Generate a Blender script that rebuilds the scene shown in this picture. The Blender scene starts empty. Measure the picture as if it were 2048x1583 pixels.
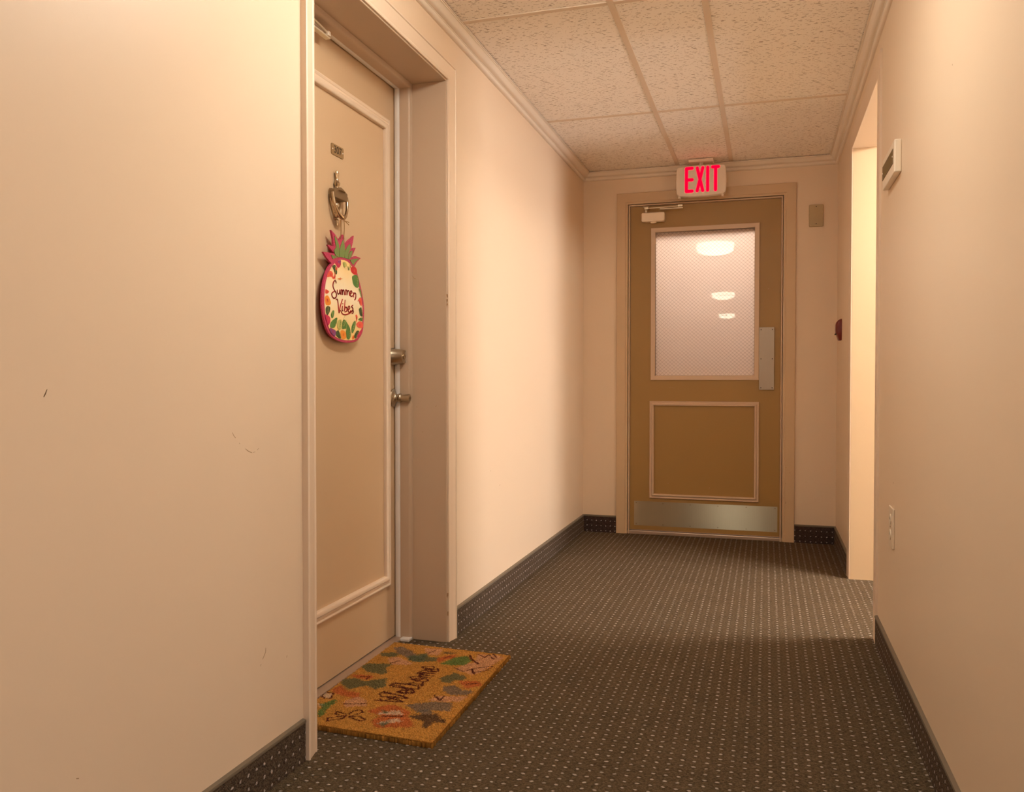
import bpy, bmesh, math, random
import numpy as np
from mathutils import Vector, Matrix
random.seed(7); rng = np.random.default_rng(7)
SC = bpy.context.scene
COL = SC.collection

# ------------------------------------------------------------------ camera, world, exposure
cam_data = bpy.data.cameras.new('camera')
cam = bpy.data.objects.new('camera', cam_data); COL.objects.link(cam)
cam_data.sensor_width = 36.0; cam_data.lens = 1664.75 / 2048 * 36.0
cam_data.clip_start = 0.02
YAW, PITCH, ROLL = 0.29676, -0.01898, 0.00027
_f = Vector((-math.sin(YAW)*math.cos(PITCH), math.cos(YAW)*math.cos(PITCH), math.sin(PITCH)))
_r0 = Vector((math.cos(YAW), math.sin(YAW), 0)); _u0 = _r0.cross(_f)
_r = math.cos(ROLL)*_r0 + math.sin(ROLL)*_u0; _u = -math.sin(ROLL)*_r0 + math.cos(ROLL)*_u0
_m = Matrix(((_r.x,_u.x,-_f.x,0),(_r.y,_u.y,-_f.y,0),(_r.z,_u.z,-_f.z,1.0),(0,0,0,1)))
cam.matrix_world = _m
SC.camera = cam
world = bpy.data.worlds.new('world'); SC.world = world; world.use_nodes = True
world.node_tree.nodes['Background'].inputs[0].default_value = (0.9, 0.7, 0.5, 1)
world.node_tree.nodes['Background'].inputs[1].default_value = 0.02
SC.view_settings.view_transform = 'Standard'; SC.view_settings.look = 'None'
SC.view_settings.gamma = 1.0; SC.view_settings.use_curve_mapping = False
SC.view_settings.exposure = 0.0
SC.cycles.max_bounces = 14; SC.cycles.diffuse_bounces = 8; SC.cycles.caustics_reflective = False
LAMP = 43.0          # corridor ceiling lights (emission of the bowl)
LOBBY_LAMP = 140.0    # ceiling light of the side lobby
VEST_LAMP = 92.0     # ceiling light behind the exit door
LAMP_COL = (1.0, 0.90, 0.76)
lobby_fill_d = bpy.data.lights.new('lobby_fill_light', 'AREA'); lobby_fill_d.shape = 'RECTANGLE'; lobby_fill_d.size = .8; lobby_fill_d.size_y = 1.3  # area light added to wash the left wall through the opening
lobby_fill_d.energy = 95; lobby_fill_d.color = (1.0, .96, .93)
lobby_fill = bpy.data.objects.new('lobby_fill_light', lobby_fill_d); COL.objects.link(lobby_fill)
lobby_fill.location = (3.14, 4.02, 1.62); lobby_fill.rotation_euler = (math.radians(90), 0, math.radians(90))

# ------------------------------------------------------------------ measures
LX, RX, FY, H = -1.161, 0.407, 5.408, 2.354
REAR = -13.0
TOP = 2.55

# ------------------------------------------------------------------ materials
def lin(*c):
    return tuple(((v/255)/12.92 if v/255 <= .04045 else ((v/255+.055)/1.055)**2.4) for v in c) + (1.0,)
def new_mat(name):
    m = bpy.data.materials.new(name); m.use_nodes = True
    nt = m.node_tree; return m, nt, nt.nodes['Principled BSDF']
def N(nt, t, **kw):
    n = nt.nodes.new(t)
    for k, v in kw.items(): setattr(n, k, v)
    return n
def math_n(nt, op, a, b=None, c=None, clamp=False):
    n = N(nt, 'ShaderNodeMath', operation=op, use_clamp=clamp)
    for i, v in enumerate((a, b, c)):
        if v is None: continue
        if isinstance(v, (int, float)): n.inputs[i].default_value = v
        else: nt.links.new(v, n.inputs[i])
    return n.outputs[0]
def mix_c(nt, fac, a, b):
    n = N(nt, 'ShaderNodeMix', data_type='RGBA')
    for s, v in ((n.inputs[0], fac), (n.inputs[6], a), (n.inputs[7], b)):
        if isinstance(v, (int, float, tuple)): s.default_value = v
        else: nt.links.new(v, s)
    return n.outputs[2]
def noise(nt, vec, scale, detail=3, rough=.5):
    n = N(nt, 'ShaderNodeTexNoise'); n.inputs['Scale'].default_value = scale
    n.inputs['Detail'].default_value = detail; n.inputs['Roughness'].default_value = rough
    nt.links.new(vec, n.inputs['Vector']); return n.outputs['Fac']
def mapping(nt, vec, scale=(1,1,1), rot=(0,0,0), loc=(0,0,0)):
    n = N(nt, 'ShaderNodeMapping'); n.inputs['Scale'].default_value = scale
    n.inputs['Rotation'].default_value = rot; n.inputs['Location'].default_value = loc
    nt.links.new(vec, n.inputs['Vector']); return n.outputs[0]
def bump(nt, h, strength, dist, bsdf):
    b = N(nt, 'ShaderNodeBump'); b.inputs['Strength'].default_value = strength
    b.inputs['Distance'].default_value = dist
    nt.links.new(h, b.inputs['Height']); nt.links.new(b.outputs[0], bsdf.inputs['Normal'])
def paint(name, col, rough=.45, var=.05, bs=.08, bscale=260, spec=.5, bd=.001):
    m, nt, b = new_mat(name)
    tc = N(nt, 'ShaderNodeTexCoord').outputs['Object']
    big = noise(nt, tc, 1.7, 4)
    dark = tuple(c*(1-var) for c in col[:3]) + (1,)
    c = mix_c(nt, big, dark, col)
    nt.links.new(c, b.inputs['Base Color'])
    b.inputs['Roughness'].default_value = rough
    b.inputs['Specular IOR Level'].default_value = spec
    if bs: bump(nt, noise(nt, tc, bscale, 2), bs, bd, b)
    return m
def plain(name, col, rough=.5, metal=0., spec=.5):
    m, nt, b = new_mat(name)
    tc = N(nt, 'ShaderNodeTexCoord').outputs['Object']
    c = mix_c(nt, noise(nt, tc, 25, 3), tuple(v*.93 for v in col[:3])+(1,), col)
    nt.links.new(c, b.inputs['Base Color'])
    b.inputs['Roughness'].default_value = rough; b.inputs['Metallic'].default_value = metal
    b.inputs['Specular IOR Level'].default_value = spec
    return m
def emit(name, col, strength):
    m, nt, b = new_mat(name)
    b.inputs['Base Color'].default_value = tuple(min(v,1)*.5 for v in col[:3])+(1,)
    b.inputs['Emission Color'].default_value = tuple(col[:3])+(1,)
    b.inputs['Emission Strength'].default_value = strength
    return m

# warm area light added as fill, unseen beyond an added opening beside the camera
side_d = bpy.data.lights.new('side_fill_light', 'AREA'); side_d.shape = 'RECTANGLE'; side_d.size = 1.2; side_d.size_y = 1.2
side_d.energy = 48; side_d.color = (1.0, .88, .76)
side = bpy.data.objects.new('side_fill_light', side_d); COL.objects.link(side)
side.location = (2.25, -1.15, 1.45)
side.rotation_euler = (Vector((-1.16, 1.25, 1.0)) - Vector((2.25, -1.15, 1.45))).to_track_quat('-Z', 'Y').to_euler()
M = {}
M['wall'] = paint('wall_paint', (.765,.612,.458,1), .42, .05, .10, 170, .35)
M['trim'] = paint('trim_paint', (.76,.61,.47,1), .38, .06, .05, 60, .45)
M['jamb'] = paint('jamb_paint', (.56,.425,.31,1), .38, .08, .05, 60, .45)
M['lobby_wall'] = paint('darkened_wall_paint', (.62,.475,.31,1), .5, .05, .08, 170, .3)  # wall paint darkened so the strong lobby lamp does not clip it
M['crown'] = paint('crown_paint', (.80,.70,.585,1), .45, .05, .03, 60, .4)
M['frame_tan'] = paint('frame_tan_paint', (.60,.43,.28,1), .42, .07, .05, 60, .4)
M['door'] = paint('door_paint', (.60,.43,.27,1), .40, .07, .06, 40, .4)
M['exit_door'] = paint('exit_door_paint', (.35,.207,.065,1), .42, .10, .05, 40, .4)
M['exit_trim'] = paint('exit_trim_paint', (.62,.46,.33,1), .42, .07, .05, 60, .4)
M['exit_frame'] = paint('exit_frame_paint', (.60,.43,.27,1), .42, .07, .05, 60, .4)
M['vest'] = paint('vestibule_paint', (.80,.68,.58,1), .6, .03, 0)
M['grid'] = paint('grid_enamel', (.74,.62,.50,1), .5, .04, 0)
M['white_plastic'] = plain('cream_plastic', (.80,.70,.56,1), .35)
M['cover'] = plain('beige_cover_plate', (.47,.35,.18,1), .4)
M['socket'] = plain('ivory_socket', (.74,.62,.48,1), .4)
M['slot'] = plain('dark_slot', (.05,.03,.02,1), .7)
M['seal'] = plain('white_weatherstrip', (.85,.82,.80,1), .45)
M['brass'] = plain('aged_nickel', (.60,.47,.32,1), .24, 1.0)
M['nickel'] = plain('satin_nickel', (.52,.44,.33,1), .3, 1.0)
M['plate'] = plain('bronze_plate', (.24,.16,.085,1), .38, .55)
M['numplate'] = plain('number_plate_bronze', (.30,.19,.085,1), .5, .2)
M['plate_ink'] = plain('engraved_dark', (.03,.018,.01,1), .8)
M['plaque'] = plain('olive_plaque', (.135,.085,.02,1), .55)
M['closer'] = plain('closer_enamel', (.86,.72,.56,1), .35)
M['arm'] = plain('closer_arm_metal', (.78,.68,.52,1), .35, .4)
M['binding'] = plain('base_binding', (.16,.125,.085,1), .6)
M['threshold'] = plain('threshold_metal', (.55,.42,.33,1), .35, .6)
M['exit_body'] = plain('exit_sign_shell', (.80,.68,.56,1), .4)
M['exit_red'] = emit('exit_letters', (1.0, .0, .030), 1.3)
for _n in M['exit_red'].node_tree.nodes:
    if _n.type == 'BSDF_PRINCIPLED': _n.inputs['Specular IOR Level'].default_value = 0; _n.inputs['Base Color'].default_value = (.02,0,0,1)
M['exit_glow'] = emit('exit_letter_halo', (1.0, .14, .15), .6)  # pink halo of light round the letters, made as a glowing rim
M['red'] = plain('alarm_red', (.16,.012,.004,1), .35)
M['scuff'] = plain('scuff_brown', (.45,.30,.18,1), .8)
M['bulb'] = emit('lamp_bowl', (.98, .93, .80), LAMP)
M['bulb_rim'] = emit('lamp_drum', (1.0, .90, .76), LAMP*.9)
M['bulb_lobby'] = emit('lobby_lamp_bowl', LAMP_COL, LOBBY_LAMP)
M['bulb_vest'] = emit('vestibule_lamp_bowl', (1.0, .86, .72), VEST_LAMP)
M['lamp_ring'] = plain('lamp_ring', (.7,.6,.5,1), .4)
M['twine'] = plain('jute_twine', (.30,.17,.06,1), .9)

def brushed(name, col, rough, aniso, rot, tangent='X'):
    m, nt, b = new_mat(name)
    tc = N(nt, 'ShaderNodeTexCoord').outputs['Object']
    s = (600, 8, 8) if rot else (8, 8, 600)
    n = noise(nt, mapping(nt, tc, s), 1.0, 3)
    sm = noise(nt, tc, 9, 4, .65)
    c = mix_c(nt, math_n(nt, 'MULTIPLY', n, .6), col, tuple(v*.8 for v in col[:3])+(1,))
    nt.links.new(c, b.inputs['Base Color'])
    b.inputs['Metallic'].default_value = 1.0
    r = math_n(nt, 'MULTIPLY_ADD', sm, .08, rough-.04)
    nt.links.new(r, b.inputs['Roughness'])
    b.inputs['Anisotropic'].default_value = aniso
    tg = N(nt, 'ShaderNodeTangent', direction_type='RADIAL', axis='Z')
    nt.links.new(tg.outputs[0], b.inputs['Tangent'])
    b.inputs['Anisotropic Rotation'].default_value = .25 if rot else 0.0
    return m
M['kick'] = brushed('brushed_kick_plate', (.52,.45,.32,1), .31, 1.0, True)
M['push'] = brushed('brushed_push_plate', (.40,.32,.25,1), .45, .4, True)

def glitter(name, col):
    m, nt, b = new_mat(name)
    tc = N(nt, 'ShaderNodeTexCoord').outputs['Object']
    v = N(nt, 'ShaderNodeTexVoronoi'); v.inputs['Scale'].default_value = 900
    nt.links.new(tc, v.inputs['Vector'])
    sep = N(nt, 'ShaderNodeSeparateColor'); nt.links.new(v.outputs['Color'], sep.inputs[0])
    f = math_n(nt, 'POWER', sep.outputs[0], 3.0)
    c = mix_c(nt, f, col, (min(col[0]*1.9,1), col[1]*3+.05, col[2]*2.4+.05, 1))
    nt.links.new(c, b.inputs['Base Color'])
    nt.links.new(math_n(nt, 'MULTIPLY', f, .6), b.inputs['Metallic'])
    b.inputs['Roughness'].default_value = .4
    bump(nt, sep.outputs[1], .4, .0006, b)
    return m
M['magenta'] = glitter('magenta_glitter', (.42,.022,.085,1))
def face_mat():
    m, nt, b = new_mat('sign_face_print')
    tc = N(nt, 'ShaderNodeTexCoord').outputs['Object']
    s = N(nt, 'ShaderNodeSeparateXYZ'); nt.links.new(tc, s.inputs[0])
    band = math_n(nt, 'ABSOLUTE', math_n(nt, 'MULTIPLY', math_n(nt, 'SUBTRACT', s.outputs[2], 1.285), 9.0))
    n = noise(nt, tc, 14, 3)
    f = math_n(nt, 'ADD', band, math_n(nt, 'MULTIPLY_ADD', n, .5, -.3), clamp=True)
    c = mix_c(nt, f, (.95,.85,.62,1), (.95,.68,.27,1))
    nt.links.new(c, b.inputs['Base Color']); b.inputs['Roughness'].default_value = .5
    return m
M['face'] = face_mat()
for k, c in dict(pink=(200,40,90), purple=(140,70,130), darkleaf=(60,80,40), coral=(235,95,75), red=(200,40,45),
                 green=(85,130,60), orange=(245,150,50), palegreen=(195,190,110), leaf=(118,140,78), ink=(185,28,28)).items():
    M['p_'+k] = plain('print_'+k, lin(*c), .5)

def carpet(name, ua, va, u0, v0, du, dv, base, dark, dot, ru, rv, bs=1.0):
    """loop-pile carpet: ua/va pick the two axes the dot grid lies along"""
    m, nt, b = new_mat(name)
    tc = N(nt, 'ShaderNodeTexCoord').outputs['Object']
    w = N(nt, 'ShaderNodeTexNoise'); w.inputs['Scale'].default_value = 70; w.inputs['Detail'].default_value = 2
    nt.links.new(tc, w.inputs['Vector'])
    sub = N(nt, 'ShaderNodeVectorMath', operation='MULTIPLY_ADD')
    nt.links.new(w.outputs['Color'], sub.inputs[0]); sub.inputs[1].default_value = (.009,.009,.009)
    nt.links.new(tc, sub.inputs[2])
    s = N(nt, 'ShaderNodeSeparateXYZ'); nt.links.new(sub.outputs[0], s.inputs[0])
    def cell(o, o0, d):
        q = math_n(nt, 'MULTIPLY', math_n(nt, 'SUBTRACT', o, o0), 1/d)
        return math_n(nt, 'SUBTRACT', math_n(nt, 'FRACT', math_n(nt, 'ADD', q, .5)), .5)
    u = cell(s.outputs[ua], u0+.0045, du); v = cell(s.outputs[va], v0+.0045, dv)
    uu = math_n(nt, 'POWER', math_n(nt, 'ABSOLUTE', math_n(nt, 'DIVIDE', u, ru/du)), 2.0)
    vv = math_n(nt, 'POWER', math_n(nt, 'ABSOLUTE', math_n(nt, 'DIVIDE', v, rv/dv)), 2.0)
    rr = math_n(nt, 'ADD', uu, vv)
    dotf = math_n(nt, 'SUBTRACT', 1.0, math_n(nt, 'SMOOTH_MIN', math_n(nt, 'POWER', rr, 1.6), 1.0, .1), clamp=True)
    dotf = math_n(nt, 'MULTIPLY', math_n(nt, 'POWER', dotf, .5), math_n(nt, 'MULTIPLY_ADD', noise(nt, tc, 45, 1), 1.0, .42), clamp=True)
    vor = N(nt, 'ShaderNodeTexVoronoi'); vor.inputs['Scale'].default_value = 210
    nt.links.new(mapping(nt, tc, (1.0, 1.5, 1.2)), vor.inputs['Vector'])
    loops = math_n(nt, 'SUBTRACT', 1.0, math_n(nt, 'MULTIPLY', vor.outputs['Distance'], 1.0), clamp=True)
    sepc = N(nt, 'ShaderNodeSeparateColor'); nt.links.new(vor.outputs['Color'], sepc.inputs[0])
    tone = math_n(nt, 'ADD', math_n(nt, 'MULTIPLY', sepc.outputs[0], .75), math_n(nt, 'MULTIPLY', noise(nt, tc, 6, 3), .25))
    basec = mix_c(nt, tone, dark, base)
    # darker loops round each dot, and faint rows between
    ring = math_n(nt, 'MULTIPLY', math_n(nt, 'SUBTRACT', 1.0, math_n(nt, 'DIVIDE', rr, 9.0), clamp=True), .35)
    basec = mix_c(nt, ring, basec, dark)
    c = mix_c(nt, dotf, basec, dot)
    nt.links.new(c, b.inputs['Base Color'])
    b.inputs['Roughness'].default_value = .95; b.inputs['Specular IOR Level'].default_value = .15
    hgt = math_n(nt, 'ADD', loops, math_n(nt, 'MULTIPLY', dotf, 1.6))
    bump(nt, hgt, bs, .0035, b)
    return m
M['carpet'] = carpet('carpet_pile', 0, 1, -.682, 2.211, .0317, .0325, (.170,.120,.072,1), (.046,.030,.015,1), (.52,.44,.38,1), .0054, .0042)
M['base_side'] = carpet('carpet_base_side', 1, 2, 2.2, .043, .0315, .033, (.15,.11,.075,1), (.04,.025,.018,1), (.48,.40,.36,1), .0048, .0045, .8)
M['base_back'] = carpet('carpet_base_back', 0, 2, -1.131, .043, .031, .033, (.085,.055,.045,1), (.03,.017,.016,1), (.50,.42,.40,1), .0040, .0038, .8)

def tile_mat():
    m, nt, b = new_mat('fissured_ceiling_tile')
    tc = N(nt, 'ShaderNodeTexCoord').outputs['Object']
    def layer(scale, rot, sc, thr, off):
        w = N(nt, 'ShaderNodeTexNoise'); w.inputs['Scale'].default_value = 30
        nt.links.new(tc, w.inputs['Vector'])
        a = N(nt, 'ShaderNodeVectorMath', operation='MULTIPLY_ADD')
        nt.links.new(w.outputs['Color'], a.inputs[0]); a.inputs[1].default_value = (.012,.012,0); nt.links.new(tc, a.inputs[2])
        v = N(nt, 'ShaderNodeTexVoronoi'); v.inputs['Scale'].default_value = scale
        nt.links.new(mapping(nt, a.outputs[0], sc, (0,0,rot), (off,off,0)), v.inputs['Vector'])
        s = N(nt, 'ShaderNodeSeparateColor'); nt.links.new(v.outputs['Color'], s.inputs[0])
        t = math_n(nt, 'MULTIPLY', math_n(nt, 'SUBTRACT', s.outputs[0], .25, clamp=True), thr)
        return math_n(nt, 'GREATER_THAN', t, v.outputs['Distance'])
    f1 = layer(36, .10, (1, 6.5, 1), .50, 0)
    f2 = layer(55, -.22, (1, 3.6, 1), .34, 3.3)
    f3 = layer(95, .6, (1, 1.3, 1), .28, 7.7)
    f = math_n(nt, 'MAXIMUM', f1, math_n(nt, 'MAXIMUM', f2, f3))
    c = mix_c(nt, math_n(nt, 'MULTIPLY', f, .85), (.93,.88,.82,1), (.20,.12,.07,1))
    nt.links.new(c, b.inputs['Base Color']); b.inputs['Roughness'].default_value = .9
    b.inputs['Specular IOR Level'].default_value = .2
    h = math_n(nt, 'ADD', math_n(nt, 'MULTIPLY', f, -1.0), math_n(nt, 'MULTIPLY', noise(nt, tc, 300, 2), .3))
    bump(nt, h, .6, .0015, b)
    return m
M['tile'] = tile_mat()

def glass_mat():
    m, nt, b = new_mat('obscure_wire_glass')
    out = nt.nodes['Material Output']; nt.nodes.remove(b)
    tr = N(nt, 'ShaderNodeBsdfTranslucent'); tr.inputs[0].default_value = (.93,.86,.82,1)
    di = N(nt, 'ShaderNodeBsdfDiffuse'); di.inputs[0].default_value = (.62,.50,.42,1)
    gl = N(nt, 'ShaderNodeBsdfGlossy'); gl.inputs['Roughness'].default_value = 0.004; gl.inputs[0].default_value = (.84,1,.90,1)
    m1 = N(nt, 'ShaderNodeMixShader'); m1.inputs[0].default_value = .15
    nt.links.new(tr.outputs[0], m1.inputs[1]); nt.links.new(di.outputs[0], m1.inputs[2])
    fr = N(nt, 'ShaderNodeFresnel'); fr.inputs[0].default_value = 1.27
    m2 = N(nt, 'ShaderNodeMixShader'); nt.links.new(fr.outputs[0], m2.inputs[0])
    nt.links.new(m1.outputs[0], m2.inputs[1]); nt.links.new(gl.outputs[0], m2.inputs[2])
    nt.links.new(m2.outputs[0], out.inputs['Surface'])
    return m
M['glass'] = glass_mat()
M['wire'] = plain('wire_in_glass', (.22,.13,.10,1), .6)

# ------------------------------------------------------------------ mesh helpers
class Mesh:
    def __init__(s): s.v = []; s.f = []; s.mi = []; s.cur = 0
    def add(s, vs, fs):
        o = len(s.v); s.v += [tuple(v) for v in vs]
        for f in fs: s.f.append([o+i for i in f]); s.mi.append(s.cur)
    def box(s, x0, x1, y0, y1, z0, z1):
        v = [(x,y,z) for z in (z0,z1) for y in (y0,y1) for x in (x0,x1)]
        s.add(v, [(0,2,3,1),(4,5,7,6),(0,1,5,4),(2,6,7,3),(0,4,6,2),(1,3,7,5)]); return s
    def pbox(s, fn, a0, a1, b0, b1, t0, t1):
        v = [fn(a,b,t) for t in (t0,t1) for b in (b0,b1) for a in (a0,a1)]
        s.add(v, [(0,2,3,1),(4,5,7,6),(0,1,5,4),(2,6,7,3),(0,4,6,2),(1,3,7,5)]); return s
    def prism(s, poly, fn, t0, t1):
        n = len(poly)
        s.add([fn(a,b,t0) for a,b in poly] + [fn(a,b,t1) for a,b in poly],
              [tuple(range(n)), tuple(range(n,2*n))] + [(i,(i+1)%n,n+(i+1)%n,n+i) for i in range(n)]); return s
    def flat(s, poly, fn, t):
        s.add([fn(a,b,t) for a,b in poly], [tuple(range(len(poly)))]); return s
    def sweep(s, rect, prof, fn, open_bottom=False):
        a0,a1,b0,b1 = rect; n = len(prof); vs = []
        for k in range(4):
            for d,t in prof:
                a = a0-d if k < 2 else a1+d
                b = b1+d if k in (1,2) else (b0 if open_bottom else b0-d)
                vs.append(fn(a,b,t))
        fs = []
        for k in range(3 if open_bottom else 4):
            k2 = (k+1)%4
            for i in range(n):
                j = (i+1)%n; fs.append((k*n+i, k*n+j, k2*n+j, k2*n+i))
        if open_bottom: fs += [tuple(range(n)), tuple(range(3*n,4*n))]
        s.add(vs, fs); return s
    def lathe(s, prof, fn, seg=24, ca=0, cb=0):
        """prof: (radius, t); axis along t at (ca, cb)"""
        vs = []
        for r,t in prof:
            for k in range(seg):
                an = 2*math.pi*k/seg; vs.append(fn(ca+r*math.cos(an), cb+r*math.sin(an), t))
        n = len(prof)
        fs = [(i*seg+k, i*seg+(k+1)%seg, (i+1)*seg+(k+1)%seg, (i+1)*seg+k) for i in range(n-1) for k in range(seg)]
        fs += [tuple(range(seg)), tuple(range((n-1)*seg, n*seg))]
        s.add(vs, fs); return s
    def tube(s, pts, r, seg=8):
        pts = [Vector(p) for p in pts]; n = len(pts); vs = []
        rs = r if isinstance(r, (list,tuple)) else [r]*n
        up = None
        for i,p in enumerate(pts):
            d = (pts[min(i+1,n-1)]-pts[max(i-1,0)]).normalized()
            if up is None:
                up = Vector((0,0,1)) if abs(d.z) < .9 else Vector((1,0,0))
            a = d.cross(up).normalized(); b = a.cross(d).normalized(); up = b
            for k in range(seg):
                an = 2*math.pi*k/seg; vs.append(p + rs[i]*(math.cos(an)*a + math.sin(an)*b))
        fs = [(i*seg+k, i*seg+(k+1)%seg, (i+1)*seg+(k+1)%seg, (i+1)*seg+k) for i in range(n-1) for k in range(seg)]
        fs += [tuple(range(seg)), tuple(range((n-1)*seg, n*seg))]
        s.add(vs, fs); return s
    def stroke(s, pts, w, fn, t0, t1, taper=False, seg=10):
        """round-ended pen stroke lying in a plane, t0..t1 thick"""
        n = len(pts)
        for i,(a,b) in enumerate(pts):
            ww = w
            if taper: ww = w*(.75+.35*math.sin(math.pi*i/max(n-1,1)))
            disc = [(a+ww/2*math.cos(2*math.pi*k/seg), b+ww/2*math.sin(2*math.pi*k/seg)) for k in range(seg)]
            s.prism(disc, fn, t0, t1)
            if i < n-1:
                c,d = pts[i+1]; l = math.hypot(c-a,d-b) or 1
                nx, ny = -(d-b)/l*ww/2, (c-a)/l*ww/2
                s.prism([(a+nx,b+ny),(c+nx,d+ny),(c-nx,d-ny),(a-nx,b-ny)], fn, t0, t1)
        return s
    def build(s, name, mats, parent=None, smooth=False, bevel=0, recalc=True, merge=False):
        me = bpy.data.meshes.new(name); me.from_pydata(s.v, [], s.f)
        if not isinstance(mats, (list,tuple)): mats = [mats]
        for m_ in mats: me.materials.append(m_)
        me.polygons.foreach_set('material_index', s.mi)
        if recalc or merge:
            bm = bmesh.new(); bm.from_mesh(me)
            if merge: bmesh.ops.remove_doubles(bm, verts=bm.verts, dist=1e-5)
            bmesh.ops.recalc_face_normals(bm, faces=bm.faces); bm.to_mesh(me); bm.free()
        if smooth:
            me.polygons.foreach_set('use_smooth', [True]*len(me.polygons))
            try: me.set_sharp_from_angle(angle=math.radians(40))
            except Exception: pass
        o = bpy.data.objects.new(name, me); COL.objects.link(o)
        if parent: o.parent = parent
        if bevel:
            b = o.modifiers.new('bevel', 'BEVEL'); b.width = bevel; b.segments = 2; b.limit_method = 'ANGLE'
        return o
def smooth_line(pts, k=5):
    out = []; n = len(pts)
    for i in range(n-1):
        p0 = pts[max(i-1,0)]; p1 = pts[i]; p2 = pts[i+1]; p3 = pts[min(i+2,n-1)]
        for j in range(k):
            t = j/k
            out.append(tuple(.5*((2*p1[c])+(-p0[c]+p2[c])*t+(2*p0[c]-5*p1[c]+4*p2[c]-p3[c])*t*t+(-p0[c]+3*p1[c]-3*p2[c]+p3[c])*t**3) for c in (0,1)))
    out.append(tuple(pts[-1])); return out
def smooth_loop(pts, k=4):
    n = len(pts); out = []
    for i in range(n):
        p0,p1,p2,p3 = pts[i-1],pts[i],pts[(i+1)%n],pts[(i+2)%n]
        for j in range(k):
            t = j/k
            out.append(tuple(.5*((2*p1[c])+(-p0[c]+p2[c])*t+(2*p0[c]-5*p1[c]+4*p2[c]-p3[c])*t*t+(-p0[c]+3*p1[c]-3*p2[c]+p3[c])*t**3) for c in (0,1)))
    return out
def struct(o, label=None):
    o['kind'] = 'structure'
    if label: o['label'] = label
    return o
def tag(o, label, cat, group=None):
    o['label'] = label; o['category'] = cat
    if group: o['group'] = group
    return o
def empty(name, loc=(0,0,0)):
    o = bpy.data.objects.new(name, None); COL.objects.link(o); o.location = loc; o.empty_display_size = .1
    return o
def screws(fn, spots, prof, mat, parent):
    for a,b in spots: Mesh().lathe(prof, fn, 8, a, b).build('screw', mat, parent, smooth=True)
def text_mesh(body, size, name, mat, parent, fn, ca, cb, t, depth=.0006, bold=.0, sx=1.0):
    cu = bpy.data.curves.new('tmp_text', 'FONT'); cu.body = body; cu.size = size; cu.align_x = 'CENTER'; cu.align_y = 'CENTER'
    cu.offset = bold
    ob = bpy.data.objects.new('tmp_text', cu); COL.objects.link(ob)
    me = bpy.data.meshes.new_from_object(ob.evaluated_get(bpy.context.evaluated_depsgraph_get()))
    m = Mesh(); m.add([fn(ca+v.co.x*sx, cb+v.co.y, t+depth) for v in me.vertices], [tuple(p.vertices) for p in me.polygons])
    bpy.data.objects.remove(ob); bpy.data.meshes.remove(me); bpy.data.curves.remove(cu)
    return m.build(name, mat, parent, recalc=False)

P_LEFT = lambda a,b,t: (LX+t, a, b)            # left wall: a=Y b=Z t=out of the wall
DX = -1.372
P_DOOR = lambda a,b,t: (DX+t, a, b)            # face of the apartment door
P_BACK = lambda a,b,t: (a, FY-t, b)            # far wall
P_RIGHT = lambda a,b,t: (RX-t, a, b)           # right wall
P_PLAN = lambda a,b,t: (a, b, t)               # lying flat

# ------------------------------------------------------------------ room shell
floor = struct(Mesh().box(-1.75, 3.4, REAR-.1, 7.7, -.12, 0).build('floor', M['carpet']), 'dark brown loop-pile carpet with a grid of pale dots')
m = Mesh()
m.box(-1.55, LX, REAR, 1.93, 0, TOP).box(-1.55, LX, 3.0, 5.53, 0, TOP).box(-1.55, LX, 1.93, 3.0, 2.165, TOP)
wall_left = struct(m.build('wall_left', M['wall']), 'warm cream painted corridor wall with the apartment door')
m = Mesh()
m.box(RX, RX+.12, REAR, -.85, 0, TOP).box(RX, RX+.12, .70, 3.484, 0, TOP).box(RX, RX+.12, -.85, .70, 2.155, TOP).box(RX, RX+.12, 3.484, 4.487, 2.155, TOP).box(RX, 3.2, 4.487, 5.53, 0, TOP)  # includes an unseen opening beside the camera, added for the side fill light
wall_right = struct(m.build('wall_right', M['wall']), 'warm cream painted corridor wall with the lit side opening')
m = Mesh()
m.box(-1.161, -.866, FY, 5.53, 0, TOP).box(.100, RX, FY, 5.53, 0, TOP).box(-.866, .100, FY, 5.53, 2.138, TOP)
wall_back = struct(m.build('wall_back', M['wall']), 'cream end wall around the exit door')
struct(Mesh().box(-1.55, RX+.12, REAR-.12, REAR, 0, TOP).build('wall_rear', M['wall']))
m = Mesh().box(RX+.12, 3.2, -2.12, -2.0, 0, TOP).box(3.2, 3.32, -2.12, 2.1, 0, TOP)
struct(m.build('wall_side_fill_room', M['wall']))  # walls of an unseen room added to hold the side fill light
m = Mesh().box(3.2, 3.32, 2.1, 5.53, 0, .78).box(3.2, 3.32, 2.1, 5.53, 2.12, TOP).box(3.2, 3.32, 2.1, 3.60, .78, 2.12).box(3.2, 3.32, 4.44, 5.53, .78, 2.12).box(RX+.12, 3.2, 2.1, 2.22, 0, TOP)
m.box(RX+.0005, 3.2, 4.4862, 4.50, 0, TOP)  # thin skin over the far wall in the darkened paint
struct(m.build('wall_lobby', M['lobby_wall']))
m = Mesh().sweep((3.60, 4.44, .78, 2.12), [(0,-.04),(.0,.012),(.06,.012),(.06,0),(.005,0),(.005,-.04)], lambda a,b,t: (3.2-t, a, b))  # window frame added round the lobby fill light, out of view
m.pbox(lambda a,b,t: (3.2-t, a, b), 3.60, 4.44, 1.44, 1.47, -.03, 0)
w1 = struct(m.build('added_window_1', M['trim']), 'unseen window frame added around the lobby fill light')
Mesh().box(3.225, 3.229, 3.60, 4.44, .78, 2.12).build('pane', M['vest'], w1)
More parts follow.
